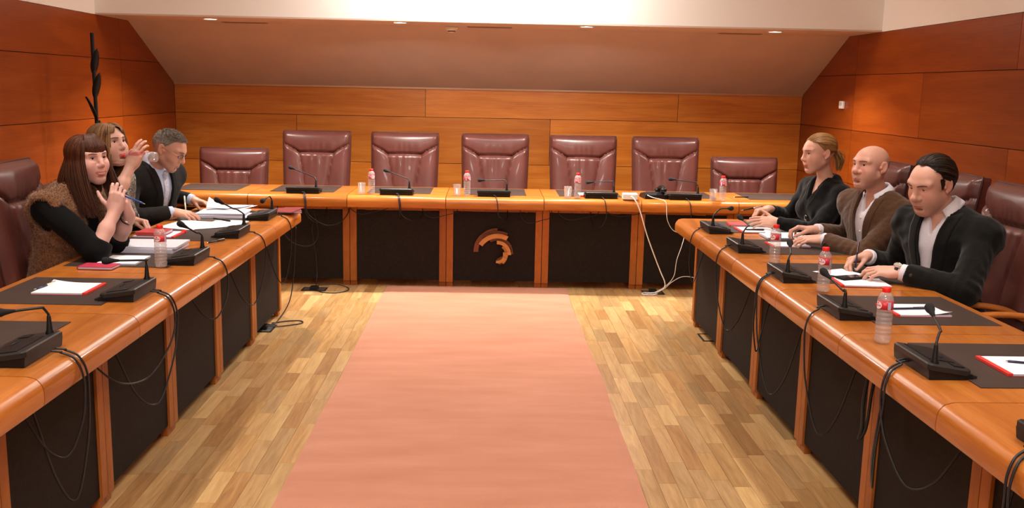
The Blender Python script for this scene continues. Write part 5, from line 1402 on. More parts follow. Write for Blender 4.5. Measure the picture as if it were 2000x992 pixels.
    MB().tube([H.w(.103, .014, .012), H.w(.108, 0, .015), H.w(.103, -.014, .012)], .0013, 6).build('glasses_bridge', gm, par, world=True)
    legs(par, B, (1, -.1, 0), suit, M_BLACK)
    MB().tube([tuple(V3(-1.772, -1.494, .778)+.0088*np.array((0, math.cos(a), math.sin(a)))) for a in np.linspace(0, 2*PI, 13)], .0013, 6).build('gold_ring', plain('gold', (.8, .5, .15), .25, metal=1), par, world=True)
    pen((-1.80, -1.455, .79), (-1.81, -1.44, .885), 'white pen held upright in the right hand of the suited man', M_WPLASTIC, clip=False)
man_suit()

# ------------------------------------------------------------------ left side: woman drinking
def woman_drinking():
    par = person((-2.15, -2.02), 'woman with golden brown hair in a patterned blouse drinking from a bottle')
    H = Head((-2.0, -2.100, 1.232), head_axes(-26, -7, 2), .95, female=True, nose=1.0, jaw=.98, cheek=1.0, eye_open=.75, brow=.8, fat=.5)
    B = Body((-2.16, -2.00, .53), (-2.060, -2.055, 1.085), -22, .165)
    mth = H.w(.101, 0, -.066); bd = nrm(V3(.985, -.10, -.03)); 
    M = Matrix.Translation(tuple(mth+bd*.190)) @ Vector(tuple(-bd)).to_track_quat('Z', 'Y').to_matrix().to_4x4()
    bt = bottle((0, 0, 0), 0, 'water bottle without cap held to the lips of the drinking woman', 'water bottles', M=M, cap=False)
    MB().lathe([(.0122, .176), (.0132, .177), (.0132, .181), (.0122, .182)], n=22).build('neck_ring', M_CAP, bt, smooth=True)
    MB().lathe([(.0110, .183), (.0112, .196), (.0100, .1965), (.0095, .183)], n=22).build('bottle_mouth', M_CAP, bt, smooth=True)
    # right hand around the bottle
    g = mth+bd*.085; fd = nrm(V3(0, 0, 1)*.86+bd*.50); bk = nrm(-np.cross(V3(0, 0, 1), bd)); wR = g-fd*.062+bk*.034
    wL = V3(-1.945, -1.955, .800); eR = elbow(B.SR, wR, .27, .245, (.4, -.9, -1)); eL = elbow(B.SL, wL, .27, .245, (-.4, .9, -.5))
    S = Solid(); H.add(S); H.neck(S, B.N-B.u*.02, .047, .052); B.torso(S, -.012, w=.92); skin_arm(S, eR, wR, .92, 0.0); skin_arm(S, eL, wL, .92, .4)
    hand(S, wR, fd, bk, True, .92, ((.25, .55, .4), (.30, .65, .5), (.38, .75, .5), (.45, .8, .5)), .05, (.75, .75), .6)
    hand(S, wL, (.90, -.20, -.05), (.25, .1, 1), False, .92, (1.25, 1.3, 1.3, 1.35), .02, (.35, .35), .9)
    hb = (H.c-.16, H.c+.16); r_ = box_of([eR, wR-fd*.03, wR+fd*.17], .075); l_ = box_of([wL, wL+V3(.13, -.03, 0)], .07)
    V, F = blocks_mesh(S, .010, [(hb[0], hb[1], .0026), (*r_, .0028), (*l_, .0028)])
    add_mesh('body', V, F, M_SKIN, par, H.colours(V, (.66, .37, .28), (.52, .14, .13), (.70, .30, .24), shadow=(.22, .10, .08)))
    eyes(par, H, S, (.05, .03, .015), (0, .15), True, (.07, .035, .018), .0026)
    bm = bpy.data.materials.new('patterned_blouse'); nt, b = nodes_of(bm); N = nt.nodes.new; L = nt.links.new
    tc = N('ShaderNodeTexCoord'); v = N('ShaderNodeTexVoronoi'); v.inputs['Scale'].default_value = 48; v.distance = 'CHEBYCHEV'; L(tc.outputs['Object'], v.inputs['Vector'])
    n2 = N('ShaderNodeTexNoise'); n2.inputs['Scale'].default_value = 70; L(tc.outputs['Object'], n2.inputs['Vector'])
    ad = N('ShaderNodeMath'); ad.operation = 'ADD'; L(v.outputs['Distance'], ad.inputs[0]); ml = N('ShaderNodeMath'); ml.operation = 'MULTIPLY'; ml.inputs[1].default_value = .5; L(n2.outputs['Fac'], ml.inputs[0]); L(ml.outputs[0], ad.inputs[1])
    r = N('ShaderNodeValToRGB'); r.color_ramp.interpolation = 'CONSTANT'; e = r.color_ramp.elements; e[0].position = 0; e[0].color = (.42, .33, .18, 1); e[1].position = .42; e[1].color = (.014, .018, .025, 1)
    for p_, c_ in ((.52, (.30, .19, .05)), (.58, (.02, .022, .03)), (.70, (.48, .44, .36)), (.76, (.03, .028, .025))): k = e.new(p_); k.color = (*c_, 1)
    L(ad.outputs[0], r.inputs['Fac']); L(r.outputs['Color'], b.inputs['Base Color']); b.inputs['Roughness'].default_value = .6
    J = Solid(); B.torso(J, .012, w=.95, bust=1.0); J.cut(vcut(B, .05, B.L*.80, B.L*1.0, neck_r=.062)); dR = eR+(wR-eR)*.35; J.cone(B.SR, .062, eR, .056, .03).cone(eR, .056, dR, .058, .02, flat=1); J.cone(B.SL, .060, eL, .056, .03).cone(eL, .056, eL+(wL-eL)*.85, .046, .02, flat=1)
    J.cut(wob(13, .003, 40)).cut(wob(14, .0016, 90)); V, F = solid_mesh(J, .007, 1); add_mesh('blouse', V, F, bm, par)
    # long hair, parted, falling behind and beside the neck
    sc = Scalp(H, r=(.103, .083, .090)); hm = hairmat('golden_brown_hair', (.075, .030, .010), (.36, .19, .075), .4); P = []; rr = random.Random(5)
    for i in range(1500):
        az = rr.uniform(.62, PI)*rr.choice((-1, 1)); part = (rr.uniform(-.35, .5), 1.35)
        e1 = -.25 if abs(az) > 1.2 else .1; a = sc.arc((az*.35+.1, 1.25+rr.uniform(-.1, .1)), (az, e1), 9, rr.uniform(-.006, .004), rr.uniform(.004, .014), .008)
        end = a[-1]; out = nrm(end-H.w(-.02, 0, .0)); n_ = 8; L_ = rr.uniform(.18, .30); sw = rr.uniform(-.015, .015); side = H.R[:, 1]*sw
        bk = -H.R[:, 0]*.02
        tail = [end+V3(0, 0, -1)*L_*t+out*(.022*math.sin(t*3))+(side+bk)*t-out*.030*t*t for t in np.linspace(.12, 1, n_)]
        P.append(a+tail)
    for i in range(420):
        az = rr.uniform(.25, .95)*rr.choice((-1, 1)); a = sc.arc((.12+rr.uniform(-.1, .1), 1.15+rr.uniform(-.3, .2)), (az*1.25, .42-.22*abs(az)), 9, -.004, .008, .012); b2 = sc.arc((az*1.25, .42-.22*abs(az)), (math.copysign(1.75, az), -.1), 6, .008, .010); P.append(a+b2[1:])
    locks('hair', hm, par, P, .0023, None, .3, 4, 2)
    S3 = Solid().ell(H.w(-.016, 0, .030), np.array((.100, .083, .088))*.95, H.R, 0); S3.cone(H.w(-.055, 0, -.02), .062, H.w(-.075, 0, -.14), .055, .03)
    fx = H.R[:, 0]; S3.cut(lambda d, X, Y, Z: np.maximum(d, (X-H.c[0])*fx[0]+(Y-H.c[1])*fx[1]+(Z-H.c[2])*fx[2]-.030+np.maximum(0, .05-((X-H.c[0])*H.R[0, 2]+(Y-H.c[1])*H.R[1, 2]+(Z-H.c[2])*H.R[2, 2]))*.55)); V, F = solid_mesh(S3, .005, 1); add_mesh('hair_base', V, F, hm, par, np.full((len(V), 3), .15))
    MB().tube([tuple(wL+V3(-.012, 0, 0)+.034*np.array((.15*math.cos(a), math.cos(a), math.sin(a)))) for a in np.linspace(0, 2*PI, 19)], .0022, 6).build('bracelet', plain('gold', (.8, .5, .15), .25, metal=1), par, world=True)
    legs(par, B, (1, 0, 0), M_BLACK, M_BLACK, thick=.9)
woman_drinking()

# ------------------------------------------------------------------ left side: woman in a fur vest
def woman_fur():
    par = person((-2.05, -2.70), 'smiling woman with long auburn hair in a brown fur vest, hands clasped')
    H = Head((-1.870, -2.691, 1.196), head_axes(-33, -2, 3), .95, female=True, nose=.92, jaw=.97, cheek=1.05, smile=1.2, eye_open=.62, brow=.7)
    B = Body((-2.07, -2.66, .53), (-1.955, -2.675, 1.050), -18, .160)
    eR, wR = V3(-1.762, -2.915, .792), V3(-1.712, -2.806, .962); eL, wL = V3(-1.765, -2.66, .785), V3(-1.670, -2.728, .935)
    S = Solid(); H.add(S); H.neck(S, B.N-B.u*.02, .045, .050); B.torso(S, -.012, w=.92); skin_arm(S, eR, wR, .95, .0); skin_arm(S, eL, wL, .95, .0)
    fR = nrm(V3(.16, .10, .98)); tR = hand(S, wR, fR, V3(.30, -1, .1), True, .93, ((.5, .7, .5), (.55, .8, .5), (.6, .85, .5), (.6, .8, .5)), .03, (.95, .2), .3)
    fL = nrm(V3(-.05, -.25, .95)); hand(S, wL, fL, V3(.95, .2, .1), False, .93, (1.1, 1.2, 1.25, 1.3), .02, (.5, .3), .6)
    hb = (H.c-.16, H.c+.16); r_ = box_of([eR, wR-fR*.02, wR+fR*.17, wR+fR*.1+V3(.04, .06, 0)], .06); l_ = box_of([eL, wL-fL*.02, wL+fL*.13], .065)
    V, F = blocks_mesh(S, .009, [(hb[0], hb[1], .0025), (*r_, .0027), (*l_, .0027)])
    add_mesh('body', V, F, M_SKIN, par, H.colours(V, (.70, .40, .33), (.60, .15, .14), (.74, .33, .28), shadow=(.28, .13, .11)))
    eyes(par, H, S, (.045, .028, .016), (.05, .05), True, (.09, .035, .02), .0024); mouth(par, H, S, (.35, .05, .05), True)
    blk = fabric('black_knit_top', (.004, .004, .0045), (.008, .0075, .008), 300, .9)
    J = Solid(); B.torso(J, .004, w=.92, bust=.9); J.cut(vcut(B, .055, B.L*.80, B.L*1.0, neck_r=.060)); J.cone(B.SR, .064, eR, .058, .03).cone(eR, .058, eR+(wR-eR)*.22, .056, .02, flat=1); J.cone(B.SL, .058, eL, .050, .03).cone(eL, .050, eL+(wL-eL)*.22, .050, .02, flat=1)
    J.cut(wob(21, .002, 40)); V, F = solid_mesh(J, .007, 1); add_mesh('black_top', V, F, blk, par)
    fm = fabric('brown_fur', (.060, .022, .010), (.34, .16, .075), 130, .95, .5, p0=.25, p1=.75)
    Vt = Solid(); B.torso(Vt, .030, w=.95, bust=.9); Vt.cut(wob(22, .004, 60))
    def armhole(d, X, Y, Z):
        f, l, u = B.local(X, Y, Z)
        for sg, sh in ((1, B.SL), (-1, B.SR)):
            q = sh-B.P; c_ = (q @ B.f, q @ B.l, q @ B.u); reg = np.maximum(np.sqrt(((f-c_[0]-.02)/.9)**2+((u-c_[2]+.035)/1.15)**2)-.070, (.126-l*sg)); d = np.maximum(d, -reg)
        return d
    Vt.cut(armhole).cut(vcut(B, .075, B.L*.10, B.L*.98, neck_r=.066)); V, F = solid_mesh(Vt, .008, 1); ve = add_mesh('fur_vest', V, F, fm, par)
    # tufts
    rs = np.random.RandomState(4); A = V[F]; ctr = A.mean(1); nn = np.cross(A[:, 2]-A[:, 0], A[:, 3]-A[:, 1]); nn /= np.maximum(np.linalg.norm(nn, axis=1, keepdims=True), 1e-9)
    idx = rs.choice(len(F), 60000); p0 = ctr[idx]+rs.normal(size=(len(idx), 3))*.003; d = nn[idx]*.8+rs.normal(size=(len(idx), 3))*.45+np.array((0, 0, -.55)); d /= np.linalg.norm(d, axis=1, keepdims=True); L_ = rs.uniform(.005, .010, (len(idx), 1))
    s1 = np.cross(d, rs.normal(size=d.shape)); s1 /= np.linalg.norm(s1, axis=1, keepdims=True); s2 = np.cross(d, s1); w_ = .0010
    T = np.stack([p0+s1*w_, p0-s1*w_*.5+s2*w_*.87, p0-s1*w_*.5-s2*w_*.87, p0+d*L_], 1).reshape(-1, 3); k = np.arange(len(idx))[:, None, None]*4; FF = (np.array([(0, 1, 3), (1, 2, 3), (2, 0, 3)])[None]+k).reshape(-1, 3)
    tone = np.repeat(np.clip(rs.normal(.45, .28, len(idx)), 0, 1), 4)[:, None]*np.ones(3); prop(link('fur_pile', np_mesh('fur_pile', T, FF, tone, False), hairmat('fur_strands', (.05, .018, .008), (.48, .25, .12), .7), ve, world=True), kind='stuff')
    # long straight hair with a fringe
    sc = Scalp(H, r=(.105, .085, .093)); hm = hairmat('auburn_hair', (.018, .006, .003), (.150, .042, .014), .36); P = []; rr = random.Random(8)
    for i in range(2300):
        az = (.78+2.36*rr.random()**.9)*rr.choice((-1, 1)); e1 = -.15; st = (az*.55, 1.42-.25*rr.random()); a = sc.arc(st, (az, e1), 9, rr.uniform(-.002, .006), rr.uniform(.000, .012), .004)
        end = a[-1]; out = nrm((end-H.w(-.02, 0, -.02))*np.array((1, 1, 0))); back = abs(az) > 1.9
        L_ = rr.uniform(.20, .27) if not back else rr.uniform(.16, .22); fwd = B.f*(.065 if not back else -.015); n_ = 9; rest = out*rr.uniform(-.004, .018)
        tail = [end+V3(0, 0, -L_*t)+fwd*t**1.6+rest*math.sin(t*2.4)+out*(.026*t if back else .012*t) for t in np.linspace(.1, 1, n_)]
        P.append(a+tail)
    for i in range(700):
        az = rr.uniform(-.72, .72); a = sc.arc((az*.6, 1.45-.1*rr.random()), (az, .70), 8, .004, .007, .010); b2 = [H.w(.0965-.075*(abs(az)/1.05)**2+.008*t*(1-t)+rr.uniform(-.002, .003), math.sin(az)*.088, .084-.047*t+rr.uniform(-.003, .003)) for t in np.linspace(.15, 1, 5)]; P.append(a[:-1]+b2)
    locks('hair', hm, par, P, .0022, None, .35, 4, 3)
    S3 = Solid().ell(H.w(-.014, 0, .034), np.array((.1035, .0835, .0905))*.96, H.R, 0); S3.cone(H.w(-.055, 0, -.03), .066, H.w(-.085, 0, -.17), .058, .03)
    fx, ux = H.R[:, 0], H.R[:, 2]; S3.cut(lambda d, X, Y, Z: np.maximum(d, (X-H.c[0])*fx[0]+(Y-H.c[1])*fx[1]+(Z-H.c[2])*fx[2]-.040+np.maximum(0, .075-((X-H.c[0])*ux[0]+(Y-H.c[1])*ux[1]+(Z-H.c[2])*ux[2]))*.6)); V, F = solid_mesh(S3, .005, 1); add_mesh('hair_base', V, F, hm, par, np.full((len(V), 3), .12))
    d = nrm(wL-eL); a1 = nrm(np.cross(d, V3(0, 0, 1))); a2 = np.cross(d, a1)
    for off, m in ((.012, M_BLACK), (.0, M_CHROME)): MB().tube([tuple(wL-d*(.02+off)+(a1*math.cos(a)+a2*math.sin(a))*.031) for a in np.linspace(0, 2*PI, 21)], .0026, 6).build('bracelet', m, par, world=True)
    c0 = wL+fL*.088; pen(c0+V3(.10, -.03, -.022), c0+V3(-.03, .01, .018), 'blue pen in the clasped hands of the woman in the fur vest', M_BLUE, clip=False)
    legs(par, B, (1, 0, 0), M_BLACK, M_BLACK, thick=.9)
woman_fur()

# ------------------------------------------------------------------ right side: blonde woman in black
def woman_blonde():
    par = person((2.2, -1.42), 'blonde woman with a ponytail in a black sweater holding a pen')
    H = Head((2.092, -1.530, 1.222), head_axes(190, 8, 0), .95, female=True, nose=1.03, jaw=.97, smile=.7, eye_open=.7, brow=.8)
    B = Body((2.22, -1.43, .53), (2.165, -1.490, 1.062), 196, .165)
    wR, wL = V3(1.862, -1.335, .850), V3(1.850, -1.560, .797); eR = elbow(B.SR, wR, .27, .245, (.3, .8, -.8)); eL = elbow(B.SL, wL, .27, .245, (.4, -.8, -.8))
    S = Solid(); H.add(S); H.neck(S, B.N-B.u*.02, .046, .050); B.torso(S, -.012, w=.92); skin_arm(S, eR, wR, .92, .5); skin_arm(S, eL, wL, .92, .5)
    fR = nrm(V3(-.93, -.25, -.10)); hand(S, wR, fR, V3(-.1, .1, 1), True, .92, ((.8, .7, .3), (.85, .8, .4), (.95, .9, .4), (1.0, .9, .4)), .03, (.35, .6), .5)
    fL = nrm(V3(-.95, .25, .02)); hand(S, wL, fL, V3(-.2, -.75, .65), False, .92, (.25, .25, .3, .35), .05, (.75, .0), .1)
    hb = (H.c-.16, H.c+.16); r_ = box_of([wR, wR+fR*.17], .065); l_ = box_of([wL, wL+fL*.17], .065)
    V, F = blocks_mesh(S, .010, [(hb[0], hb[1], .0026), (*r_, .0028), (*l_, .0028)])
    add_mesh('body', V, F, M_SKIN, par, H.colours(V, (.66, .36, .26), (.52, .17, .13), (.70, .30, .21), shadow=(.30, .15, .11)))
    eyes(par, H, S, (.05, .045, .03), (0, .12), True, (.12, .06, .025), .0024); mouth(par, H, S, (.25, .06, .05))
    blk = fabric('black_sweater_knit', (.003, .003, .0035), (.007, .0065, .007), 260, .9, .15)
    J = Solid(); B.torso(J, .014, w=.95, bust=1.0); J.cut(vcut(B, .048, B.L*.79, B.L*1.0, neck_r=.057)); sleeve(J, B.SR, eR, wR, (.062, .052, .036), .012); sleeve(J, B.SL, eL, wL, (.064, .054, .038), .012); J.cone(B.N-B.u*.03-B.f*.045, .05, B.N-B.u*.01-B.f*.035+B.l*.04, .03, .03)
    J.cut(wob(31, .0035, 34)).cut(wob(32, .0015, 80)); V, F = solid_mesh(J, .007, 1); add_mesh('sweater', V, F, blk, par)
    S4 = Solid(); B.torso(S4, .0145, w=.95, bust=1.0); S4.cut(wob(31, .0035, 34)).cut(wob(32, .0015, 80)); pm = plain('dark_chain', (.10, .075, .05), .35, metal=.8)
    for sg in (-1, 1):
        rows = [(sg*.060*(1-t)**.8+.006*sg, B.L*(.985-.40*t)) for t in np.linspace(0, 1, 24)]; o = [B.P+B.l*a+B.u*u+B.f*.3 for a, u in rows]; pts = []
        for q in o:
            t = 0
            for _ in range(60):
                dd = float(S4.at(q-B.f*t)[0])
                if dd < 3e-4 or t > .33: break
                t += dd*.85
            pts.append(q-B.f*(t-.003))
        MB().tube(pts, .0014, 6).build('necklace_cord', pm, par, world=True)
    pc = pts[-1]; 
    for dz, a0 in ((0.0, .6), (-.034, -.9)):
        ring = [pc+B.f*.004-B.u*.0+B.l*(.012*math.cos(a))+B.u*(dz+.016*math.sin(a)) for a in np.linspace(a0, a0+5.0, 20)]; MB().tube(ring, .0022, 6).build('pendant_ring', M_CHROME, par, world=True, smooth=True)
    MB().tube([pc-B.u*.05+B.f*.003, pc-B.u*.12+B.f*.0, pc-B.u*.19-B.f*.01], .0014, 6).build('pendant_cord', pm, par, world=True)
    # hair drawn back into a low ponytail
    sc = Scalp(H, c=(-.014, 0, .036), r=(.109, .088, .096)); hm = hairmat('blonde_hair', (.16, .065, .018), (.50, .27, .095), .38); P = []; rr = random.Random(9); knot = H.w(-.112, 0, .000)
    for i in range(1700):
        az = rr.uniform(-2.1, 2.1); el = .72-.28*abs(az)+rr.uniform(0, .10) if abs(az) < 1.3 else rr.uniform(-.12, .9)
        if rr.random() < .3: el = rr.uniform(.75, 1.35)
        a = sc.arc((az, el), (math.copysign(PI-.12, az), -.28), 13, rr.uniform(-.012, -.003), rr.uniform(-.004, .002), .004); P.append(a+[a[-1]*.4+knot*.6, knot])
    dn = V3(0, 0, -1); bk = -H.R[:, 0]
    for i in range(240):
        o = V3(*[rr.gauss(0, .007) for _ in range(3)]); L_ = rr.uniform(.085, .12); P.append([knot-bk*.008+o*.2]+[knot+bk*(.040*math.sin(t*2.2))+dn*L_*t**1.2+o*(.5+1.2*math.sin(t*2.6)) for t in np.linspace(.12, 1, 9)])
    locks('hair', hm, par, P, .0021, None, .35, 4, 4)
    S3 = Solid().ell(H.w(-.013, 0, .032), np.array((.101, .0815, .088))*.955, H.R, 0); fx, ux = H.R[:, 0], H.R[:, 2]
    S3.cut(lambda d, X, Y, Z: np.maximum(d, (X-H.c[0])*fx[0]+(Y-H.c[1])*fx[1]+(Z-H.c[2])*fx[2]-.052+np.maximum(0, .090-((X-H.c[0])*ux[0]+(Y-H.c[1])*ux[1]+(Z-H.c[2])*ux[2]))*.75)); V, F = solid_mesh(S3, .005, 1); add_mesh('hair_base', V, F, hm, par, np.full((len(V), 3), .2))
    MB().lathe([(.008, -.007), (.016, -.006), (.018, 0), (.016, .006), (.008, .007)], c=tuple(knot), n=16, M=Vector(tuple(bk)).to_track_quat('Z', 'Y').to_matrix().to_4x4()).build('hair_tie', plain('red_hair_tie', (.5, .03, .05), .5), par, world=True, smooth=True)
    for sg in (-1, 1):
        MB().lathe([(.0005, -.004), (.003, -.0025), (.004, 0), (.003, .0025), (.0005, .004)], c=tuple(H.w(-.003, sg*.0835, -.026)), n=12).build('pearl_earring', plain('pearl', (.8, .76, .72), .2), par, world=True, smooth=True)
    q = wR+fR*.10; pen(q+V3(-.085, .0, .002), q+V3(.060, .01, .030), 'silver and black pen held by the blonde woman', M_BLACK, grip=M_CHROME)
    legs(par, B, (-1, 0, 0), M_BLACK, M_BLACK, thick=.9)
woman_blonde()

# ------------------------------------------------------------------ right side: bald man
def man_bald():
    par = person((2.22, -2.2), 'bald man in a brown tweed jacket and white open-collar shirt')
    H = Head((2.118, -2.280, 1.203), head_axes(204, 0, 0), .96, nose=1.32, jaw=1.04, eye_open=.6, brow=1.3, ears=1.1, fat=.8)
    B = Body((2.24, -2.20, .53), (2.180, -2.262, 1.052), 205, .188)
    wR, wL = V3(1.945, -1.985, .812), V3(1.918, -2.190, .792); eR = elbow(B.SR, wR, .30, .27, (.4, .7, -.8)); eL = elbow(B.SL, wL, .30, .27, (.3, -1, -.7))
    S = Solid(); H.add(S); H.neck(S, B.N-B.u*.02, .051, .054); B.torso(S, -.014); skin_arm(S, eR, wR, 1, .5); skin_arm(S, eL, wL, 1, .5)
    fR = nrm(V3(-.75, .30, .10)); hand(S, wR, fR, V3(.2, .1, 1), True, 1.0, (.85, .9, .95, 1.0), .05, (.5, .5), .5)
    fL = nrm(V3(-.97, .12, -.04)); hand(S, wL, fL, V3(-.1, -.25, 1), False, 1.0, (.42, .42, .45, .5), .04, (.5, .35), .4)
    hb = (H.c-.165, H.c+.165); r_ = box_of([wR, wR+fR*.17], .07); l_ = box_of([wL, wL+fL*.19], .065)
    V, F = blocks_mesh(S, .010, [(hb[0], hb[1], .0026), (*r_, .0028), (*l_, .0028)])
    c = H.colours(V, (.64, .34, .25), (.52, .23, .18), (.68, .26, .19), (.42, .25, .20)); p = H.loc(V); m = np.exp(-((p[:, 2]-.012)/.038)**2)*(p[:, 0] < -.01)*np.clip((-.01-p[:, 0])/.03, 0, 1)*(np.abs(p[:, 1]) < .0785)*.5; m *= (p[:, 2] > -.07); c = c*(1-m[:, None])+np.array((.24, .15, .11))*m[:, None]
    add_mesh('body', V, F, M_SKIN, par, c); eyes(par, H, S, (.06, .045, .03), (.1, .05), browcol=(.16, .09, .065), browthick=.0030); mouth(par, H, S)
    tw = fabric('brown_tweed', (.050, .022, .010), (.115, .058, .030), 330, .95, .25, p0=.3, p1=.7); wh = fabric('white_shirt_cotton', (.66, .64, .72), (.74, .72, .78), 260, .8, .1, bump=.1)
    SS = Solid(); B.torso(SS, .006); SS.cut(wob(41, .002, 55)).cut(vcut(B, .034, B.L*.84, B.L*1.0, neck_r=.052)); V, F = solid_mesh(SS, .008, 1); add_mesh('shirt', V, F, wh, par)
    J = Solid(); B.torso(J, .024, belly=1.05); J.cut(wob(43, .0028, 36)); J0 = Solid(); J0.p = list(J.p)
    bu, tu, tw_ = B.L*.10, B.L*.98, .056; J.cut(vcut(B, tw_, bu, tu, neck_r=.066)); sleeve(J, B.SR, eR, wR, (.068, .058, .046), .03); sleeve(J, B.SL, eL, wL, (.070, .060, .047), .03); J.cut(wob(44, .0016, 80)); V, F = solid_mesh(J, .0068, 1); jk = add_mesh('jacket', V, F, tw, par); lapels(jk, J0, B, tw, bu, tu, tw_, .060)
    collar(par, H, B, wh, .069, .50, .034, .034, .045)
    for u in (.80, .66, .52):
        q = B.at(.135, 0, B.L*u); t = 0
        for _ in range(40): t += float(SS.at(q-B.f*t)[0])*.9
        button(par, q-B.f*(t-.001), B.f, M_WPLASTIC, .0055)
    for e, w in ((eR, wR), (eL, wL)): cuff(par, e, w, wh, .040)
    bt = plain('brown_button', (.05, .025, .015), .4); d = nrm(wL-eL); sd = nrm(np.cross(d, V3(0, 0, 1)))*-1
    for i in range(3): button(jk, wL-d*(.055+.02*i)+nrm(V3(0, -1, -.2)-d*(V3(0, -1, -.2) @ d))*.0475, (0, -1, -.2), bt)
    legs(par, B, (-1, 0, 0), plain('dark_trousers', (.02, .02, .024), .9), M_BLACK)
man_bald()

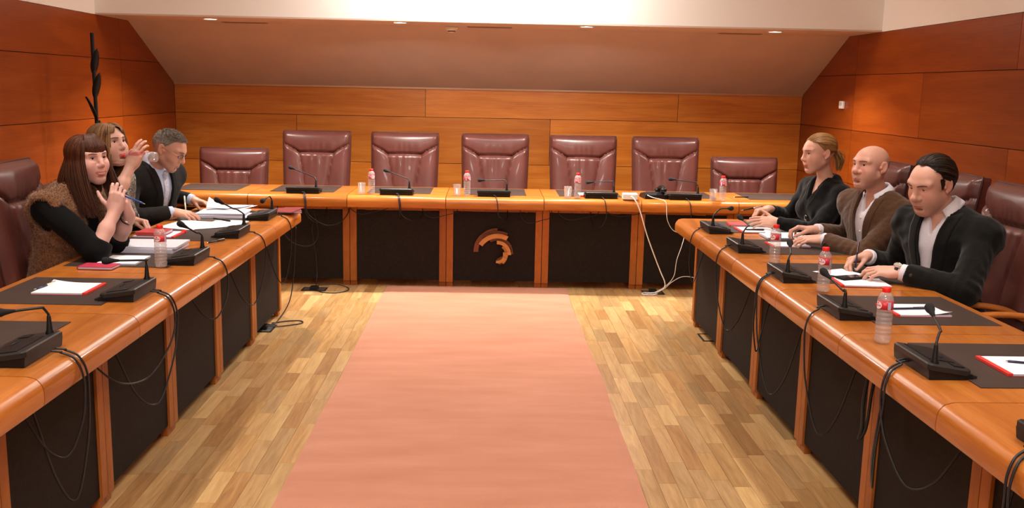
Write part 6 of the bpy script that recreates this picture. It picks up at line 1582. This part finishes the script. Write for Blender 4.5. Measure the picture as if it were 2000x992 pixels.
# ------------------------------------------------------------------ right side: dark-haired man writing
def man_writing():
    par = person((2.24, -2.95), 'dark-haired man in a black jacket and white shirt writing on paper')
    H = Head((2.105, -3.020, 1.180), head_axes(206, 20, -3), 1.02, nose=1.25, jaw=1.02, eye_open=.3, brow=1.25, ears=1.05, fat=1.1)
    B = Body((2.26, -2.96, .53), (2.195, -3.010, 1.055), 208, .198)
    wR, wL = V3(1.918, -2.815, .805), V3(1.932, -3.165, .797); eR = elbow(B.SR, wR, .30, .27, (.5, .7, -.8)); eL = elbow(B.SL, wL, .31, .28, (.2, -1, -.9))
    S = Solid(); H.add(S); H.neck(S, B.N-B.u*.02, .053, .057); B.torso(S, -.014); skin_arm(S, eR, wR, 1, .5); skin_arm(S, eL, wL, 1, .5)
    fR = nrm(V3(-.92, -.28, -.10)); tR = hand(S, wR, fR, V3(-.2, .35, 1), True, 1.02, ((.65, .75, .35), (.75, .85, .4), (.85, .9, .5), (.9, .95, .5)), .03, (.40, .55), .45)
    fL = nrm(V3(-.92, .32, -.02)); hand(S, wL, fL, V3(-.2, -.25, 1), False, 1.02, ((.25, .55, .4), (.3, .6, .45), (.35, .65, .45), (.4, .65, .45)), .09, (.7, .4), .2)
    hb = (H.c-.17, H.c+.17); r_ = box_of([wR, wR+fR*.18], .07); l_ = box_of([wL, wL+fL*.19], .07)
    V, F = blocks_mesh(S, .010, [(hb[0], hb[1], .0026), (*r_, .0027), (*l_, .0027)])
    add_mesh('body', V, F, M_SKIN, par, H.colours(V, (.64, .35, .26), (.54, .23, .18), (.68, .28, .20), (.34, .19, .15)))
    eyes(par, H, S, (.04, .025, .015), (0, .4), browcol=(.05, .026, .018), browthick=.0032); mouth(par, H, S)
    bk = fabric('black_wool_jacket', (.005, .005, .0045), (.011, .0105, .009), 250, .92, .12); wh = MATS.get('ws') or fabric('white_shirt_poplin', (.68, .66, .74), (.76, .74, .80), 260, .8, .1, bump=.1)
    SS = Solid(); B.torso(SS, .008, belly=1.1); SS.cut(wob(51, .003, 50)).cut(vcut(B, .034, B.L*.82, B.L*1.0, neck_r=.052)); V, F = solid_mesh(SS, .008, 1); add_mesh('shirt', V, F, wh, par)
    J = Solid(); B.torso(J, .028, belly=1.1, w=1.05); J.cut(wob(53, .003, 34)); J0 = Solid(); J0.p = list(J.p)
    bu, tu, tw_ = B.L*.02, B.L*.98, .066; J.cut(vcut(B, tw_, bu, tu, neck_r=.070)); sleeve(J, B.SR, eR, wR, (.072, .062, .047), .03); sleeve(J, B.SL, eL, wL, (.075, .066, .048), .030); J.cut(wob(54, .0016, 80)); V, F = solid_mesh(J, .007, 1); jk = add_mesh('jacket', V, F, bk, par); lapels(jk, J0, B, bk, bu, tu, tw_, .055, notch=1.5)
    collar(par, H, B, wh, .071, .52, .036, .036, .05)
    for e, w in ((eR, wR), (eL, wL)): cuff(par, e, w, wh, .040, .026)
    d = nrm(wL-eL); up = nrm(V3(0, -.4, 1)-d*(V3(0, -.4, 1) @ d)); a2 = np.cross(d, up); wc = wL+d*.012
    MB().tube([tuple(wc+(up*math.cos(a)*.0290+a2*math.sin(a)*.0325)) for a in np.linspace(0, 2*PI, 29)], .0085, 8, flat=(1.0, .22)).build('watch_strap', M_BLACK, par, world=True, smooth=True)
    q = Vector(tuple(up)).to_track_quat('Z', 'Y').to_matrix().to_4x4()
    wch = MB().lathe([(.0005, 0), (.0175, 0), (.0195, .003), (.0190, .0075), (.0165, .0090), (.0160, .0078)], c=tuple(wc+up*.0262), n=26, M=q).build('watch_case', M_CHROME, par, world=True, smooth=True)
    MB().lathe([(.0005, .0080), (.0160, .0080)], c=tuple(wc+up*.0262), n=26, M=q).build('watch_dial', plain('cream_dial', (.78, .72, .58), .3), par, world=True)
    button(jk, wL-d*.06+nrm(V3(-.2, -1, .1)-d*(V3(-.2, -1, .1) @ d))*.049, (-.2, -1, .1), plain('brown_button', (.05, .025, .015), .4), .008)
    # dark hair combed back, receding at the temples
    sc = Scalp(H, c=(-.014, 0, .036), r=(.107, .088, .096)); hm = hairmat('dark_brown_hair', (.006, .004, .003), (.045, .026, .016), .3); P = []; rr = random.Random(12)
    for i in range(1900):
        az = rr.uniform(-PI, PI); a_ = abs(az)
        e0 = .86+.10*math.sin(min(a_, .9)*3.4) if a_ < .95 else (.55 if a_ < 1.25 else .12 if a_ < 1.6 else rr.uniform(-.35, .8))
        e0 += rr.uniform(0, .25) if a_ < 1.6 else 0
        if rr.random() < .35: e0 = max(e0, rr.uniform(.9, 1.4))
        a = sc.arc((az, e0), (math.copysign(PI-.32*a_, az), -.55-.18*rr.random()), 12, rr.uniform(-.012, -.004), rr.uniform(.001, .010), .008); end = a[-1]; dr = nrm(a[-1]-a[-2])
        P.append(a+[end+dr*.012+V3(0, 0, -.006)])
    for sg in (-1, 1):
        for i in range(70):
            y = sg*(.0745+rr.uniform(0, .003)); x = .012+rr.uniform(-.012, .012); P.append([H.w(x, y, .045), H.w(x-.002, y, .03), H.w(x-.004, y*1.0, .015), H.w(x-.004, y*.985, .004-rr.uniform(0, .012))])
    locks('hair', hm, par, P, .0021, None, .3, 4, 5)
    S3 = Solid().ell(H.w(-.014, 0, .034), np.array((.1005, .0815, .0875))*1.0, H.R, 0); fx, ux, ly = H.R[:, 0], H.R[:, 2], H.R[:, 1]
    def hc(d, X, Y, Z):
        x, y, z = X-H.c[0], Y-H.c[1], Z-H.c[2]; a = x*fx[0]+y*fx[1]+z*fx[2]; u = x*ux[0]+y*ux[1]+z*ux[2]; l = np.abs(x*ly[0]+y*ly[1]+z*ly[2])
        return np.maximum(d, np.maximum(a-.050+np.maximum(0, .105-u)*.55+np.maximum(0, l-.02)*.3, -.045+np.maximum(0, a+.045)*1.3-u))
    S3.cut(hc); V, F = solid_mesh(S3, .0045, 1); add_mesh('hair_base', V, F, hm, par, np.full((len(V), 3), .15))
    q_ = (tR[0]+tR[4])/2; dd = nrm(V3(.10, .10, 1)); tip = q_-dd*(q_[2]-.749)/dd[2]; pen(tip, tip+dd*.145, 'dark blue pen held upright by the writing man', M_INK, r=.0042)
    legs(par, B, (-1, 0, 0), plain('dark_trousers', (.02, .02, .024), .9), M_BLACK)
man_writing()
